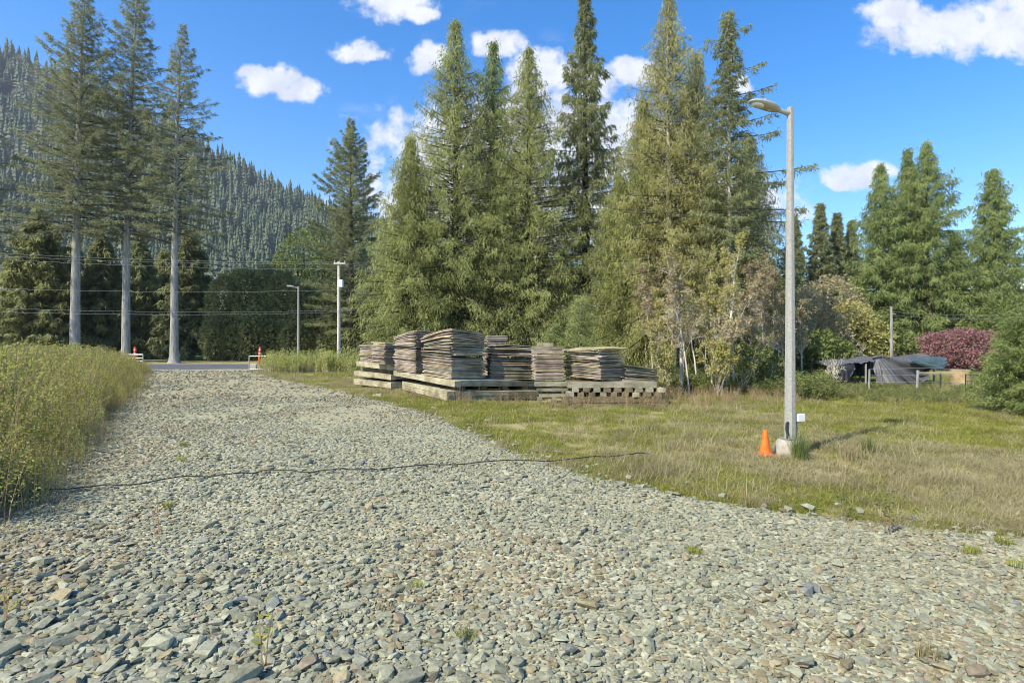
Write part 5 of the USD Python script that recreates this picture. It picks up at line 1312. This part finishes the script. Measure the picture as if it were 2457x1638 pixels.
tussock('dark spiky tussock in the field well right of the lamp', 2082, 1092, .42, 911, 'bramble', 160, .10)
tussock('straw tussock just left of the dark spiky tussock', 2035, 1105, .36, 912, 'grass_dry', 150, .14)
for k, (u, v, h, lab) in enumerate([(400, 1213, .07, 'round moss-green clump on the left of the gravel, below the cable'), (440, 1067, .10, 'small yellow-green clump high on the left of the drive'), (437, 1101, .07, 'small clump below the one high on the left of the drive'),
                                   (580, 1104, .06, 'flat clump on the gravel above the cable'), (628, 1128, .06, 'tiny dry clump touching the cable'), (1120, 1525, .06, 'moss clump in the foreground stones, centre'),
                                   (1665, 1322, .06, 'moss clump on the right-hand gravel'), (1000, 1398, .04, 'tiny clump amid the centre stones'), (925, 1452, .04, 'tiny clump left of the centre stones'), (2230, 1570, .09, 'grass clump in the right foreground'),
                                   (2410, 1300, .08, 'grass clump at the right edge below the field'), (2330, 1320, .07, 'brown clump near the right edge'), (2440, 1352, .07, 'small green clump at the right edge')]):
    tussock(lab, u, v, h, 920 + k, ['grass_green', 'grass_green', 'weed', 'grass_dry', 'grass_dry'][k % 5] if k not in (0, 5, 6) else 'grass_green', 90, .07, 'weed_clump', .06, .006)
x, y = lx_, ly_2 = grng.uniform(11, 34, 9000), grng.uniform(21.5, 42, 9000)
k = (x < .97 * y); x, y = x[k], y[k]
lawn_p = [('lawn_tuft', tuft(grng, 40, .09, .22, .016, .5, .4), plainless, False) for plainless in [foliage('lawn_blades', (.10, .19, .015), (.19, .33, .03), (.32, .48, .07), trans=.4)] for _ in range(3)]
tag(scatter('lawn_grass', lawn_p, np.stack([x, y, 0 * x], 1), grng.uniform(0, 2 * PI, len(x)), np.zeros(len(x)), grng.uniform(.7, 1.3, len(x)), grng.integers(0, 3, len(x))), 'bright mown grass of the neighbouring garden', None, None, 'stuff')

# ------------------------------------------------------------------ forest on the hill
frng = np.random.default_rng(950)
def far_tree(rng, kind):
    if kind == 0:   # tiers of drooping boughs round a stem
        m = MB(); nt = 8
        for q in range(nt):
            a = q / nt
            zt = .10 + .90 * (a + 1.35 / nt); zb = .10 + .90 * a - .02
            n_ = 8; ang = np.arange(n_) * 2 * PI / n_ + rng.uniform(0, 6)
            rr = .155 * (1 - a) ** .9 * rng.uniform(.6, 1.2, n_) + .012
            v = np.vstack([np.stack([rr * np.cos(ang), rr * np.sin(ang), zb + rng.uniform(-.025, .02, n_)], 1), [(rng.normal(0, .004), 0, min(zt, 1.0))]])
            m.add(v, np.stack([np.arange(n_), (np.arange(n_) + 1) % n_, np.full(n_, n_)], 1))
        return m.add(*tubes(np.array([[(0, 0, 0), (0, 0, .1), (0, 0, .2)]], float), np.array([[.014, .012, .008]]), 4)).get()
    v, f = leafy(rng, [(0, 0, .62, .30, .30, .36), (.12, 0, .5, .24, .24, .25), (-.12, .05, .48, .24, .24, .25)], 420, .14, .08)
    tr = tubes(np.array([[(0, 0, 0), (0, 0, .3), (.02, 0, .6)]], float), np.array([[.02, .015, .006]]), 4)
    return MB().add(v, f).add(*tr).get()
fp = [('hill_conifer', far_tree(frng, 0), MAT['far_conifer'], False) for _ in range(5)] + [('hill_broadleaf', far_tree(frng, 1), MAT['far_leaf'], False) for _ in range(2)]
n = 7000
y = 235 + 720 * frng.uniform(0, 1, n) ** .8; x = frng.uniform(-1.0, .12, n) * y
z = hill_z(x, y)
k = (z > -1) & (x > -.98 * y)
x, y, z = x[k], y[k], z[k]
leafp = np.clip(.85 - (y - 240) / 480, .05, .8) + .35 * (nz2(x, y, .008, 61) > .56)
isl = frng.uniform(0, 1, len(x)) < leafp
h = np.where(isl, frng.uniform(13, 22, len(x)), frng.uniform(20, 46, len(x))) * np.interp(y, [235, 420, 900], [.72, .9, 1.12])
idx = np.where(isl, frng.integers(5, 7, len(x)), frng.integers(0, 5, len(x)))
tag(scatter('hill_forest', fp, np.stack([x, y, z], 1), frng.uniform(0, 2 * PI, len(x)), np.zeros(len(x)), np.stack([h, h, h], 1), idx), 'dense conifer forest covering the far hillside', None, None, 'stuff')

# ------------------------------------------------------------------ haze
HAZE = True
if HAZE:
    hm = usdkit.material(stage, '/World/Looks/haze', {'v': ('principled_volume', dict(color=(0.80, 0.88, 1.0), density=0.00009, anisotropy=0.2))}, [], volume='v.volume')
    bx = trimesh.creation.box((6200, 3420, 720)); bx.apply_translation((0, 1300, 358.5))
    hz = obj('haze', (np.array(bx.vertices), np.array(bx.faces)), hm)
    tag(hz, 'thin bluish haze over the valley', None, None, 'stuff')
